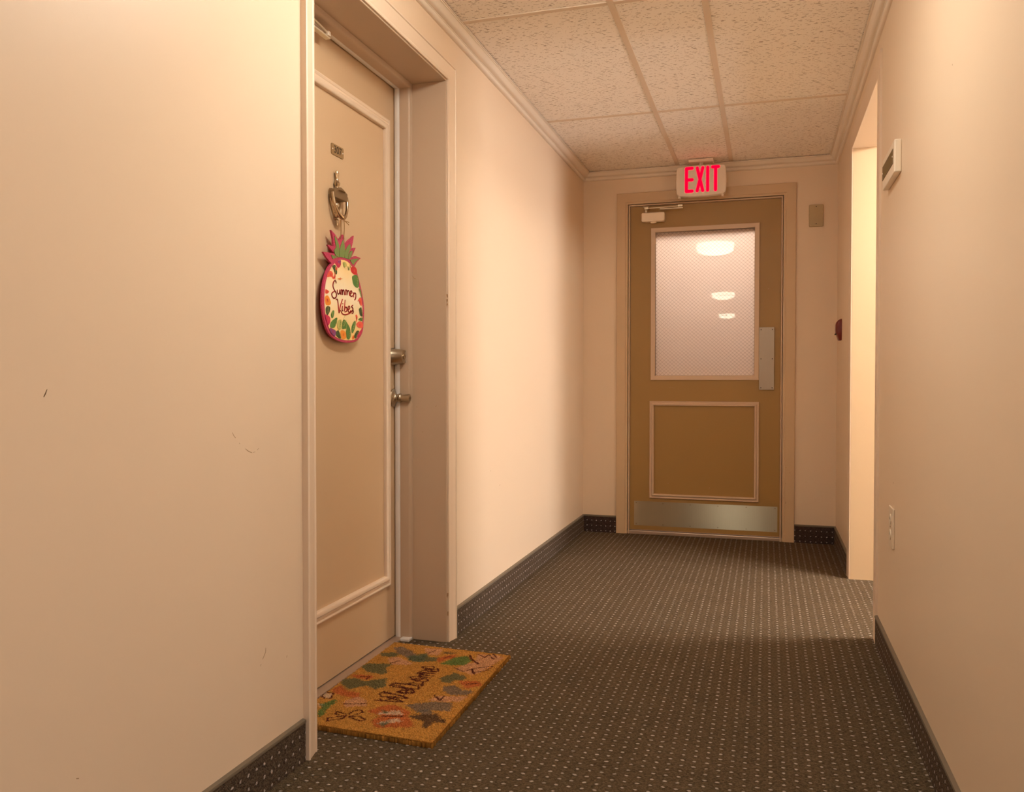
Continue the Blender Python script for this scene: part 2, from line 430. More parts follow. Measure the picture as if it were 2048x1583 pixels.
m = Mesh().box(-1.7, -1.58, 5.53, 7.5, 0, TOP).box(.9, 1.02, 5.53, 7.5, 0, TOP).box(-1.7, 1.02, 7.5, 7.62, 0, TOP)
m.box(-1.58, -1.55, 5.53, 5.56, 0, TOP)
struct(m.build('wall_vestibule', M['vest']))

# ceiling with lay-in tiles on a grid
m = Mesh().box(-1.7, 3.32, REAR-.1, 7.62, 2.385, 2.5)
ceiling = struct(m.build('ceiling', M['crown']), 'suspended ceiling of fissured tiles in a cream metal grid')
GX = [-.545, -.2185]; GY = [FY - 1.143 - 1.272*k for k in range(14)]
xs = [LX, GX[0], GX[1], RX]; ys = [FY] + GY + [REAR]
for i in range(3):
    for j in range(len(ys)-1):
        y1, y0 = ys[j], ys[j+1]
        if y1 - y0 < .05: continue
        mm = Mesh().box(xs[i]+.003, xs[i+1]-.003, y0+.003, y1-.003, 2.3575, 2.372)
        mm.build('ceiling_tile', M['tile'], ceiling)
for gx in GX: Mesh().box(gx-.012, gx+.012, REAR, FY, 2.3540, 2.3575).build('grid_bar', M['grid'], ceiling, bevel=.0008)
for gy in GY:
    for i in range(3):
        a = xs[i] + (.012 if i else 0); b_ = xs[i+1] - (.012 if i < 2 else 0)
        Mesh().box(a, b_, gy-.012, gy+.012, 2.3542, 2.3575).build('grid_bar', M['grid'], ceiling, bevel=.0008)
Mesh().box(RX+.12, 3.2, 2.22, 4.487, 2.3575, 2.38).build('ceiling_tile', M['tile'], ceiling)
Mesh().box(RX+.12, 3.2, -2.0, 2.1, 2.3575, 2.38).build('ceiling_tile', M['tile'], ceiling)
Mesh().box(-1.58, .9, 5.53, 7.5, 2.3575, 2.38).build('ceiling_tile', M['vest'], ceiling)

# crown moulding, mitred round the end of the corridor
prof = [(0,-.049),(-.004,-.049),(-.0095,-.047),(-.0135,-.042),(-.0155,-.036),(-.0150,-.033),(-.0170,-.0325),(-.0175,-.030),
        (-.023,-.030),(-.030,-.027),(-.035,-.020),(-.040,-.012),(-.045,-.0075),(-.048,-.0075),(-.048,-.003),(-.052,-.003),(-.052,0),(0,0)]
m = Mesh().sweep((LX, RX, REAR, FY), [(d, H+z) for d,z in prof], P_PLAN, True)
struct(m.build('trim_1', M['crown'], smooth=True), 'cream crown moulding under the ceiling')

# carpet base strips with a bound top edge
def carpet_base(name, fn, a0, a1, mat):
    o = struct(Mesh().pbox(fn, a0, a1, 0, .103, 0, .009).build(name, mat))
    m = Mesh(); pr = [(.103,0),(.112,0),(.112,.004),(.110,.0105),(.105,.0115),(.102,.0105),(.102,.009)]
    n = len(pr)
    m.add([fn(a,b,t) for a in (a0,a1) for b,t in pr], [tuple(range(n)), tuple(range(n,2*n))]+[(i,(i+1)%n,n+(i+1)%n,n+i) for i in range(n)])
    m.build('binding_strip', M['binding'], o, smooth=True)
    return o
carpet_base('baseboard_left', P_LEFT, REAR, 1.915, M['base_side'])
carpet_base('baseboard_left', P_LEFT, 3.012, FY, M['base_side'])
carpet_base('baseboard_right', P_RIGHT, REAR, -.94, M['base_side'])
carpet_base('baseboard_right', P_RIGHT, .79, 3.40, M['base_side'])
carpet_base('baseboard_right', P_RIGHT, 4.585, FY, M['base_side'])
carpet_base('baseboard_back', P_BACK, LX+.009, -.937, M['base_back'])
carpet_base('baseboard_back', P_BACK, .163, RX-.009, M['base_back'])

# ------------------------------------------------------------------ apartment door
Y0, Y1, ZT = 1.985, 2.947, 2.128
casing = [(0,0),(0,.0062),(.004,.0085),(.008,.0085),(.011,.0068),(.018,.0085),(.040,.0135),(.050,.0150),(.052,.018),(.057,.018),(.059,.0165),(.059,0)]
trim_2 = struct(Mesh().sweep((Y0-.006, Y1+.006, 0, ZT+.006), casing, P_LEFT, True).build('trim_2', M['trim'], smooth=True), 'moulded casing around the apartment door')
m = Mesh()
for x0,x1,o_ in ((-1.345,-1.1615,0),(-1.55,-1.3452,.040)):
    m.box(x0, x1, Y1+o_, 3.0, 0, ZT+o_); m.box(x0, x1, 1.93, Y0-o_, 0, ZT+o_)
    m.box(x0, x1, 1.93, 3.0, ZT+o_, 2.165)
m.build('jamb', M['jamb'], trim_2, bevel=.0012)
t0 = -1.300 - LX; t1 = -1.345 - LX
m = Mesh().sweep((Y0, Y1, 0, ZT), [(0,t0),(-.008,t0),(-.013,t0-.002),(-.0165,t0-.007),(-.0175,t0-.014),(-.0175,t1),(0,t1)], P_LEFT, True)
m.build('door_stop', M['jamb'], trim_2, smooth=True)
m = Mesh().sweep((Y0, Y1, 0, ZT), [(.002,t1),(-.0155,t1),(-.0175,t1-.003),(-.0175,t1-.019),(-.0145,t1-.023),(.002,t1-.023)], P_LEFT, True)
m.build('weatherstrip', M['seal'], trim_2, smooth=True)
Mesh().box(-1.50, -1.335, 1.95, 2.985, 0, .0095).build('threshold', M['threshold'], trim_2, bevel=.003)
door_1 = struct(Mesh().box(DX-.044, DX, 1.952, 2.982, .012, 2.158).build('door_1', M['door'], bevel=.0015), 'tan apartment door with a raised panel moulding')
pm = [(0,0),(0,-.001),(0,.004),(.004,.0065),(.009,.0065),(.013,.0055),(.018,.0075),(.026,.0130),(.034,.0155),(.040,.0150),(.044,.011),(.045,.0),(.0,.0)]
pm = [(0,0),(0,.010),(.0025,.0155),(.008,.0185),(.014,.0180),(.0175,.0140),(.0195,.0095),(.025,.0068),(.030,.0070),(.032,.0100),(.036,.0120),(.040,.0105),(.042,.006),(.042,0)]
Mesh().sweep((2.083, 2.842, .262, 1.936), pm, P_DOOR).build('panel_moulding', M['trim'], door_1, smooth=True)
# number plate
def rrect(a0,a1,b0,b1,r,k=5):
    out = []
    for ca,cb,s in ((a1-r,b1-r,0),(a0+r,b1-r,1),(a0+r,b0+r,2),(a1-r,b0+r,3)):
        for j in range(k+1):
            an = math.pi/2*(s+j/k); out.append((ca+r*math.cos(an), cb+r*math.sin(an)))
    return out
npl = Mesh().prism(rrect(2.452, 2.534, 1.7435, 1.7795, .006), P_DOOR, 0, .003).build('number_plate', M['numplate'], door_1)
npl['label'] = 'small bronze plate engraved 307'
text_mesh('307', .034, 'engraved_number', M['plate_ink'], npl, P_DOOR, 2.493, 1.7615, .003, .0005, .0002, 1.05)
screws(P_DOOR, [(2.459,1.7615),(2.527,1.7615)], [(.0024,.003),(.0022,.0042),(.0008,.0048)], M['seal'], npl)

# door knocker: finial, hinge block, shield plate, hanging ring, tail
KC = 2.475
m = Mesh()
shield = smooth_loop([(KC-.036,1.628),(KC+.036,1.628),(KC+.038,1.600),(KC+.030,1.572),(KC+.014,1.545),(KC+.007,1.532),(KC,1.528),(KC-.007,1.532),(KC-.014,1.545),(KC-.030,1.572),(KC-.038,1.600)],3)
m.prism(shield, P_DOOR, 0, .006)
knocker = m.build('door_knocker', M['brass'], door_1, bevel=.002)
knocker['label'] = 'aged nickel urn-shaped door knocker'
def vlathe(prof, cy, x):   # vertical lathe: (radius, z)
    mm = Mesh(); mm.lathe(prof, lambda a,b,t: (x+a*.8, cy+b, t), 16); return mm
vlathe([(.001,1.692),(.0058,1.690),(.0078,1.684),(.0072,1.676),(.0055,1.668),(.0052,1.661),(.0085,1.655),(.0125,1.650),(.0105,1.644),(.0065,1.639),(.007,1.635),(.011,1.630),(.020,1.626),(.032,1.622)], KC, DX+.010).build('finial', M['brass'], knocker, smooth=True)
block = [(KC-.043,1.596),(KC+.043,1.596),(KC+.044,1.622),(KC+.030,1.627),(KC+.015,1.633),(KC,1.636),(KC-.015,1.633),(KC-.030,1.627),(KC-.044,1.622)]
Mesh().prism(block, P_DOOR, .004, .026).build('hinge_block', M['plate'], knocker, bevel=.002)
pts = []; rs = []
for k in range(33):
    th = math.pi*k/32
    yy = KC - .047*math.cos(th)*(1-.12*math.sin(th)**2); zz = 1.612 - .076*math.sin(th)**.85
    pts.append((DX+.020+.010*math.sin(th), yy, zz)); rs.append(.0050+.0035*math.sin(th)**6)
Mesh().tube(pts, rs, 10).build('knocker_ring', M['brass'], knocker, smooth=True)
Mesh().lathe([(.0095,.006),(.0095,.011),(.007,.014),(.003,.0155)], P_DOOR, 16, KC, 1.578).build('door_viewer', M['nickel'], knocker, smooth=True)
Mesh().lathe([(.0085,.005),(.009,.014),(.005,.020)], P_DOOR, 14, KC-.002, 1.545).build('strike_stud', M['brass'], knocker, smooth=True)
vlathe([(.004,1.533),(.0065,1.530),(.0045,1.526),(.0050,1.520),(.0058,1.515),(.0045,1.510),(.001,1.508)], KC, DX+.010).build('tail_finial', M['brass'], knocker, smooth=True)

# deadbolt and key knob
bolt = Mesh().lathe([(.0335,0),(.0335,.004),(.0315,.006),(.0265,.047),(.0255,.050),(.0225,.051),(.0220,.0495),(.0001,.0495)], P_DOOR, 32, 2.918, 1.090).build('deadbolt', M['nickel'], door_1, smooth=True)
Mesh().lathe([(.0105,.0490),(.0100,.0525),(.001,.0528)], P_DOOR, 20, 2.918, 1.090).build('key_cylinder', M['brass'], bolt, smooth=True)
Mesh().pbox(P_DOOR, 2.9172, 2.9188, 1.086, 1.095, .0526, .0530).build('keyway', M['slot'], bolt)
knob = Mesh().lathe([(.0355,0),(.0355,.003),(.0335,.006),(.025,.0085),(.017,.012),(.0145,.017),(.014,.022),(.0165,.025),(.0175,.030),(.016,.034),(.0125,.037),(.0120,.041),(.0130,.050),(.0142,.060),(.0150,.066),(.0145,.069),(.012,.0705),(.0001,.0705)], P_DOOR, 32, 2.926, .932).build('door_knob', M['nickel'], door_1, smooth=True)
Mesh().lathe([(.0062,.0700),(.0058,.0722),(.0005,.0724)], P_DOOR, 16, 2.926, .932).build('key_cylinder', M['plate'], knob, smooth=True)

# door closer near the head of the apartment door (its end shows)
cl = Mesh().pbox(P_DOOR, 2.02, 2.265, 2.035, 2.095, .0, .045).build('door_closer', M['closer'], door_1, bevel=.006)
Mesh().pbox(P_DOOR, 2.16, 2.372, 2.0780, 2.0835, .028, .046).build('closer_arm', M['arm'], cl, bevel=.001)
Mesh().tube([(DX+.040,2.06,2.128),(DX+.043,2.353,2.0935)], .0042, 10).build('closer_arm', M['arm'], cl, smooth=True)
Mesh().lathe([(.010,0),(.011,.003),(.011,.012),(.007,.016)], lambda a,b,t: (DX+.041+a, 2.360+b, 2.0835+t), 14).build('arm_joint', M['closer'], cl, smooth=True)
# threshold chip of metal at the foot of the far jamb
Mesh().box(-1.338, -1.300, 2.905, 2.947, 0, .012).build('sill_plate', M['seal'], trim_2, bevel=.003)

# paint chips on the jamb edge and scuffs on the walls
def marks(fn, lines, parent, t=.0002, mat=None, name='scuff_mark'):
    for w, pts in lines:
        mm = Mesh(); mm.stroke(smooth_line(pts,3) if len(pts) > 2 else pts, w, fn, 0, t, True, 6)
        mm.build(name, mat or M['scuff'], parent)
marks(P_LEFT, [(.0016,[(1.622,.881),(1.628,.873),(1.634,.868)]), (.0014,[(1.648,.855),(1.650,.853)]),
  (.0016,[(1.672,.840),(1.680,.835),(1.690,.831),(1.697,.829)]), (.0015,[(1.703,.829),(1.710,.8295)]), (.0014,[(1.718,.833),(1.724,.837)]),
  (.0020,[(1.7495,.349),(1.7480,.340),(1.742,.332),(1.736,.326)]), (.0018,[(1.729,.316),(1.7275,.312)]),
  (.0020,[(1.1135,.984),(1.110,.977),(1.107,.972)]), (.0022,[(1.168,.297),(1.173,.295)]), (.002,[(1.84,.297),(1.843,.301)]),
  (.0022,[(3.47,.60),(3.478,.601)]), (.0022,[(3.6,.52),(3.61,.524)])], wall_left)
marks(P_RIGHT, [(.0022,[(2.885,.398),(2.889,.400)]), (.003,[(2.152,1.728),(2.154,1.731)]), (.0022,[(3.02,.66),(3.03,.655)])], wall_right)
marks(P_LEFT, [(.004,[(Y1+.002,1.318),(Y1+.001,1.324)]), (.0035,[(Y1+.002,1.300),(Y1+.001,1.306)]), (.003,[(Y1+.002,1.286),(Y1+.002,1.290)]),
  (.004,[(Y1+.003,.18),(Y1+.003,.188)]), (.005,[(Y1+.004,.105),(Y1+.006,.116)])], wall_left, .0058, M['scuff'], 'paint_chip')
J = lambda a,b,t: (a, Y1-t, b)
marks(J, [(.0018,[(-1.285,.898),(-1.281,.8965)]), (.003,[(-1.206,.899),(-1.203,.903)]), (.0025,[(-1.26,.80),(-1.258,.803)]), (.002,[(-1.30,1.40),(-1.294,1.39),(-1.286,1.387)])], trim_2, .0003)

# ------------------------------------------------------------------ exit door at the end
OX0, OX1, OZ = -.866, .096, 2.138
trim_3 = struct(Mesh().sweep((OX0, OX1, 0, OZ), [(0,0),(0,.007),(.011,.007),(.0115,.0095),(.014,.0095),(.0145,.013),(.070,.013),(.072,.011),(.072,0)], P_BACK, True)
                .build('trim_3', M['exit_frame'], bevel=.0008), 'flat tan casing around the exit door')
m = Mesh().sweep((OX0+.0045, OX1-.0045, 0, OZ-.0045), [(0,-.02),(0,.004),(-.003,.007),(-.007,.007),(-.0095,.004),(-.0095,-.02)], P_BACK, True)
m.build('jamb', M['exit_trim'], trim_3, smooth=True)
Mesh().sweep((OX0, OX1, 0, OZ), [(0,-.12),(0,-.021),(-.016,-.021),(-.016,-.0215),(-.004,-.0215),(-.004,-.12)], P_BACK, True).build('rabbet', M['exit_frame'], trim_3)
Mesh().box(OX0, OX1, FY-.006, FY+.09, 0, .022).build('threshold', M['threshold'], trim_3, bevel=.003)
EY = -.006   # slab face, relative to the wall (t)
GX0, GX1, GZ0, GZ1 = -.688, -.075, 1.030, 1.949
m = Mesh()
for a0,a1,b0,b1 in ((-.849,GX0,.028,2.121),(GX1,.081,.028,2.121),(GX0,GX1,.028,GZ0),(GX0,GX1,GZ1,2.121)):
    m.pbox(P_BACK, a0, a1, b0, b1, EY-.045, EY)
door_2 = struct(m.build('door_2', M['exit_door'], merge=False), 'olive tan exit door with a wired glass window')
m = Mesh().sweep((GX0, GX1, GZ0, GZ1), [(0,EY-.020),(0,EY+.004),(.003,EY+.007),(.026,EY+.009),(.029,EY+.008),(.029,EY)], P_BACK)
m.build('glazing_bead', M['exit_trim'], door_2, bevel=.0006)
m = Mesh().sweep((-.694, -.072, .266, .836), [(0,EY),(0,EY+.009),(.003,EY+.015),(.009,EY+.017),(.0125,EY+.013),(.0145,EY+.008),(.019,EY+.006),(.022,EY+.010),(.026,EY+.011),(.029,EY+.007),(.029,EY)], P_BACK)
m.build('panel_moulding', M['exit_trim'], door_2, smooth=True)
kick = Mesh().pbox(P_BACK, -.822, .069, .056, .214, EY, EY+.0012).build('kick_plate', M['kick'], door_2)
kick['label'] = 'brushed metal kick plate'
screws(P_BACK, [(-.808+k*.1725, z) for z in (.203,.066) for k in range(6)], [(.0032,EY+.001),(.0030,EY+.0022),(.001,EY+.0026)], M['plate'], kick)
push = Mesh().pbox(P_BACK, -.0455, .0445, .940, 1.329, EY, EY+.0105).build('push_plate', M['push'], door_2, bevel=.001)
push['label'] = 'brushed metal push plate with six screws'
screws(P_BACK, [(a, z) for z in (1.314,1.133,.953) for a in (-.034,.033)], [(.0034,EY+.0105),(.003,EY+.0120),(.001,EY+.0125)], M['slot'], push)
# wired glass: the pane sits very slightly off square in its frame
m = Mesh().box(-.315, .315, 0, .005, -.47, .47)
pane = m.build('glass_pane', M['glass'], door_2)
pane['label'] = 'translucent wired glass pane'
pane.location = (-.3815, FY-EY+.016, 1.4895); pane.rotation_euler = (0.00806, 0, 0.01748)
bpy.context.view_layer.update()
m = Mesh(); W_, H_, p_ = .3065, .4595, .0168
for sgn in (1,-1):
    an = math.radians(42.0)
    dx_, dz_ = math.cos(an), sgn*math.sin(an); nx_, nz_ = -dz_, dx_
    for k in range(-48, 49):
        ox, oz = nx_*k*p_, nz_*k*p_
        lo, hi = -9, 9
        for o_, d_, L_ in ((ox,dx_,W_),(oz,dz_,H_)):
            a_, b_ = sorted(((-L_-o_)/d_, (L_-o_)/d_)); lo = max(lo,a_); hi = min(hi,b_)
        if hi-lo < .01: continue
        m.tube([(ox+dx_*lo, -.0004, oz+dz_*lo), (ox+dx_*hi, -.0004, oz+dz_*hi)], .00042, 4)
wires = m.build('wire_mesh', M['wire'], door_2); wires['kind'] = 'stuff'
wires.location = pane.location; wires.rotation_euler = pane.rotation_euler
# closer
cb = Mesh().prism(rrect(-.774,-.626,2.014,2.072,.010), P_BACK, EY, EY+.050).build('door_closer', M['closer'], door_2, bevel=.006)
cb['label'] = 'cream overhead door closer'
Mesh().lathe([(.020,0),(.019,.008),(.012,.011)], lambda a,b,t: (-.700+a, FY-EY-.026+b*.8, 2.015-t), 16).build('closer_spindle_cap', M['closer'], cb, smooth=True)
Mesh().tube([(-.745,FY-.040,2.098),(-.515,FY-.052,2.101)], .0035, 8).build('closer_arm', M['arm'], cb, smooth=True)
Mesh().pbox(P_BACK, -.655, -.512, 2.0855, 2.0905, .03, .055).build('closer_arm', M['arm'], cb, bevel=.001)
m = Mesh()
m.pbox(P_BACK, -.755, -.728, 2.092, 2.106, .006, .045).pbox(P_BACK, -.765, -.725, 2.107, 2.111, -.02, .040).pbox(P_BACK, -.542,-.512,2.094,2.108,.044,.060)
m.build('arm_bracket', M['arm'], cb, bevel=.002)
Mesh().lathe([(.007,0),(.007,.014)], lambda a,b,t: (-.745+a, FY-.035+b, 2.073+t), 10).build('closer_spindle', M['arm'], cb)
marks(lambda a,b,t: (a, FY-EY-t, b), [(.004,[(.008,1.566),(.009,1.569)]), (.004,[(-.605,.335),(-.602,.336)]), (.004,[(-.345,.315),(-.342,.317)]), (.0012,[(-.60,.955),(-.565,.950)])], door_2, .0004)
marks(P_BACK, [(.004,[(.116,.46),(.118,.464)]), (.004,[(.115,.36),(.117,.366)]), (.003,[(.135,.43),(.145,.43)]), (.004,[(.116,.25),(.117,.24)])], trim_3, .0135)

# ------------------------------------------------------------------ side opening on the right
trim_4 = struct(Mesh().sweep((3.484, 4.487, 0, 2.155), [(0,0),(0,.006),(.006,.0075),(.020,.0065),(.060,.0085),(.078,.010),(.084,.008),(.084,0)], P_RIGHT, True)
                .build('trim_4', M['trim'], smooth=True), 'flat casing around the side opening')
struct(Mesh().sweep((-.85, .70, 0, 2.155), [(0,0),(0,.006),(.006,.0075),(.020,.0065),(.060,.0085),(.078,.010),(.084,.008),(.084,0)], P_RIGHT, True)
                .build('trim_5', M['trim'], smooth=True))  # casing of the added opening that lets the side fill light in
Mesh().box(RX-.001, RX+.121, 3.4838, 3.4862, 0, 2.155).build('jamb', M['trim'], trim_4)
marks(lambda a,b,t: (a, 4.487-t, b), [(.006,[(.47,.23),(.475,.222)]), (.004,[(.45,.28),(.46,.276)]), (.006,[(.43,.12),(.431,.108)])], wall_right, .0003)

# ------------------------------------------------------------------ ceiling lights (flush drums with a bowl)
def ceiling_light(x, y, label, bowl, rim, group=None):
    t = empty('ceiling_light', (x, y, 2.354))
    fn = lambda a,b,tt: (a, b, -tt)
    Mesh().lathe([(.192,0),(.192,.006),(.180,.007)], fn, 48).build('lamp_base', M['lamp_ring'], t, smooth=True)
    Mesh().lathe([(.178,.007),(.187,.010),(.189,.020),(.189,.056),(.186,.059)], fn, 48).build('lamp_drum', rim, t, smooth=True)
    Mesh().lathe([(.1905,.0585),(.1925,.060),(.1925,.063),(.1905,.0645)], fn, 48).build('lamp_band', M['lamp_ring'], t, smooth=True)
    Mesh().lathe([(.188,.0645),(.184,.076),(.172,.089),(.150,.102),(.115,.114),(.070,.122),(.030,.125),(.001,.1255)], fn, 48).build('lamp_bowl', bowl, t, smooth=True)
    tag(t, label, 'ceiling light', group)
ceiling_light(-.3945, 2.031, 'nearest drum-shaped ceiling light, the largest reflected in the door glass', M['bulb'], M['bulb_rim'], 'corridor ceiling lights')
ceiling_light(-.3945, 2.031-5.93, 'second drum-shaped ceiling light, mid-sized reflection in the door glass', M['bulb'], M['bulb_rim'], 'corridor ceiling lights')
ceiling_light(-.3945, 2.031-11.86, 'farthest drum-shaped ceiling light, smallest reflection in the door glass', M['bulb'], M['bulb_rim'], 'corridor ceiling lights')
ceiling_light(1.44, 3.87, 'drum-shaped ceiling light inside the side lobby', M['bulb_lobby'], M['bulb_lobby'])
ceiling_light(-.30, 5.735, 'drum-shaped ceiling light behind the exit door glass', M['bulb_vest'], M['bulb_vest'])

# ------------------------------------------------------------------ exit sign
EYS = 5.245
PE = lambda a,b,t: (a, EYS-t, b)
EX0, EX1, EZ0, EZ1 = -.543, -.241, 2.131, 2.320
def barrel(x0,x1,z0,z1,bulge,r,k=7):
    pts = []
    cx_, cz_ = (x0+x1)/2, (z0+z1)/2; hw, hh = (x1-x0)/2, (z1-z0)/2
    base = rrect(x0,x1,z0,z1,r,4)
    out = []
    n = len(base)
    for i in range(n):
        a,b = base[i], base[(i+1)%n]
        L = math.hypot(b[0]-a[0], b[1]-a[1]); q = 10 if L > .05 else 1
        for j in range(q): out.append((a[0]+(b[0]-a[0])*j/q, a[1]+(b[1]-a[1])*j/q))
    res = []
    for a,b in out:
        u, w = (a-cx_)/hw, (b-cz_)/hh
        res.append((cx_+(a-cx_)*(1-.035*w*w), cz_+(b-cz_)*(1-.085*u*u)))
    return res
ex = empty('exit_sign', (0,0,0))
m = Mesh().prism(barrel(EX0,EX1,EZ0,EZ1,.01,.018), PE, -.045, 0)
m.build('housing', M['exit_body'], ex, bevel=.004)
Mesh().box(-.467,-.318, 5.225, 5.315, 2.336, H).build('ceiling_canopy', M['exit_body'], ex, bevel=.004)
Mesh().lathe([(.012,2.30),(.012,2.338)], lambda a,b,t: (-.392+a, 5.268+b, t), 12).build('stem', M['exit_body'], ex)
for xx in (-.523,-.263): Mesh().box(xx-.007, xx+.007, 5.252, 5.275, 2.124, 2.142).build('latch', M['exit_body'], ex, bevel=.001)
zb, zt = 2.163, 2.302; w_ = .0180
strokes = {
 'E': [[(-.4795,zb),(-.4795,zt)], [(-.4795,zt),(-.445,zt+.001)], [(-.4795,(zb+zt)/2),(-.445,(zb+zt)/2)], [(-.4795,zb),(-.445,zb)]],
 'X': [[(-.4145,zb),(-.3815,zt)], [(-.4145,zt),(-.3815,zb)]],
 'I': [[(-.3520,zb),(-.3520,zt)]],
 'T': [[(-.3050,zb),(-.3050,zt)], [(-.3230,zt),(-.2880,zt)]]}
for ch, ss in strokes.items():
    g = Mesh(); l = Mesh()
    for st in ss:
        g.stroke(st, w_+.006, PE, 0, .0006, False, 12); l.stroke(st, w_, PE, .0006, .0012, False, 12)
    o = l.build('letter', M['exit_red'], ex); o['label'] = 'glowing red letter ' + ch
    g.build('letter_halo', M['exit_glow'], o)  # flat emissive halo behind each letter
tag(ex, 'white exit sign with glowing red EXIT letters hanging above the end door', 'exit sign')

# ------------------------------------------------------------------ small wall fittings
cov = tag(Mesh().prism(rrect(.2415,.3245,1.934,2.068,.006), P_BACK, 0, .013).build('cover_plate', M['cover'], bevel=.004), 'beige blank cover plate on the end wall right of the exit door', 'wall plate')
screws(P_BACK, [(.283,2.054),(.283,1.950)], [(.0032,.013),(.003,.0142),(.001,.0146)], M['slot'], cov)

al = empty('fire_alarm', (RX, 5.12, 1.289))
def alarm_shell():
    m = Mesh(); prof = [(-.061,.010),(-.058,.0145),(-.030,.024),(-.020,.0285),(0,.0300),(.030,.0295),(.045,.025),(.055,.016),(.060,.006)]
    poly = [(0,-.061)] + [(-t,z) for z,t in prof] + [(0,.060)]
    n = len(poly); vs = []
    for y in (-.05,-.044,.044,.05):
        k = .86 if abs(y) > .045 else 1
        vs += [(x*k, y, z*(k if abs(y) > .045 else 1)) for x,z in poly]
    fs = [tuple(range(n)), tuple(range(3*n,4*n))] + [(q*n+i, q*n+(i+1)%n, (q+1)*n+(i+1)%n, (q+1)*n+i) for q in range(3) for i in range(n)]
    m.add(vs, fs); return m
alarm_shell().build('housing', M['red'], al, smooth=True)
Mesh().box(-.034,-.026,-.03,.03,-.029,-.022).build('pull_handle', M['slot'], al, bevel=.001)
tag(al, 'dark red fire alarm box seen edge-on on the right wall', 'fire alarm')

rs_ = empty('room_sign', (0,0,0))
T_ = .022
m = Mesh().prism(rrect(2.908,3.185,1.664,1.769,.004), P_RIGHT, 0, T_)
m.build('sign_frame', M['white_plastic'], rs_, bevel=.0035)
pl = Mesh().pbox(P_RIGHT, 2.934, 3.183, 1.697, 1.745, T_, T_+.0012).build('plaque', M['plaque'], rs_)
pl['label'] = 'dark bronze insert'
screws(P_RIGHT, [(2.942,1.721),(3.175,1.721)], [(.003,T_+.0012),(.0026,T_+.0022)], M['seal'], pl)
tag(rs_, 'cream framed room sign with a dark bronze insert on the right wall', 'sign')

ol = tag(Mesh().prism(rrect(2.985,3.078,.440,.576,.004), P_RIGHT, 0, .007).build('wall_outlet', M['socket'], bevel=.0025), 'cream double wall outlet low on the right wall', 'outlet')
for z in (.535,.484):
    so = Mesh().lathe([(.0175,.007),(.0170,.0092),(.001,.0094)], P_RIGHT, 20, 3.032, z).build('socket', M['white_plastic'], ol, smooth=True)
    Mesh().pbox(P_RIGHT, 3.024, 3.0255, z-.001, z+.007, .0090, .0098).pbox(P_RIGHT, 3.0385, 3.040, z-.001, z+.007, .0090, .0098).build('slot', M['slot'], so)
Mesh().lathe([(.003,.007),(.0027,.0083),(.001,.0087)], P_RIGHT, 8, 3.032, .5095).build('screw', M['plate'], ol, smooth=True)

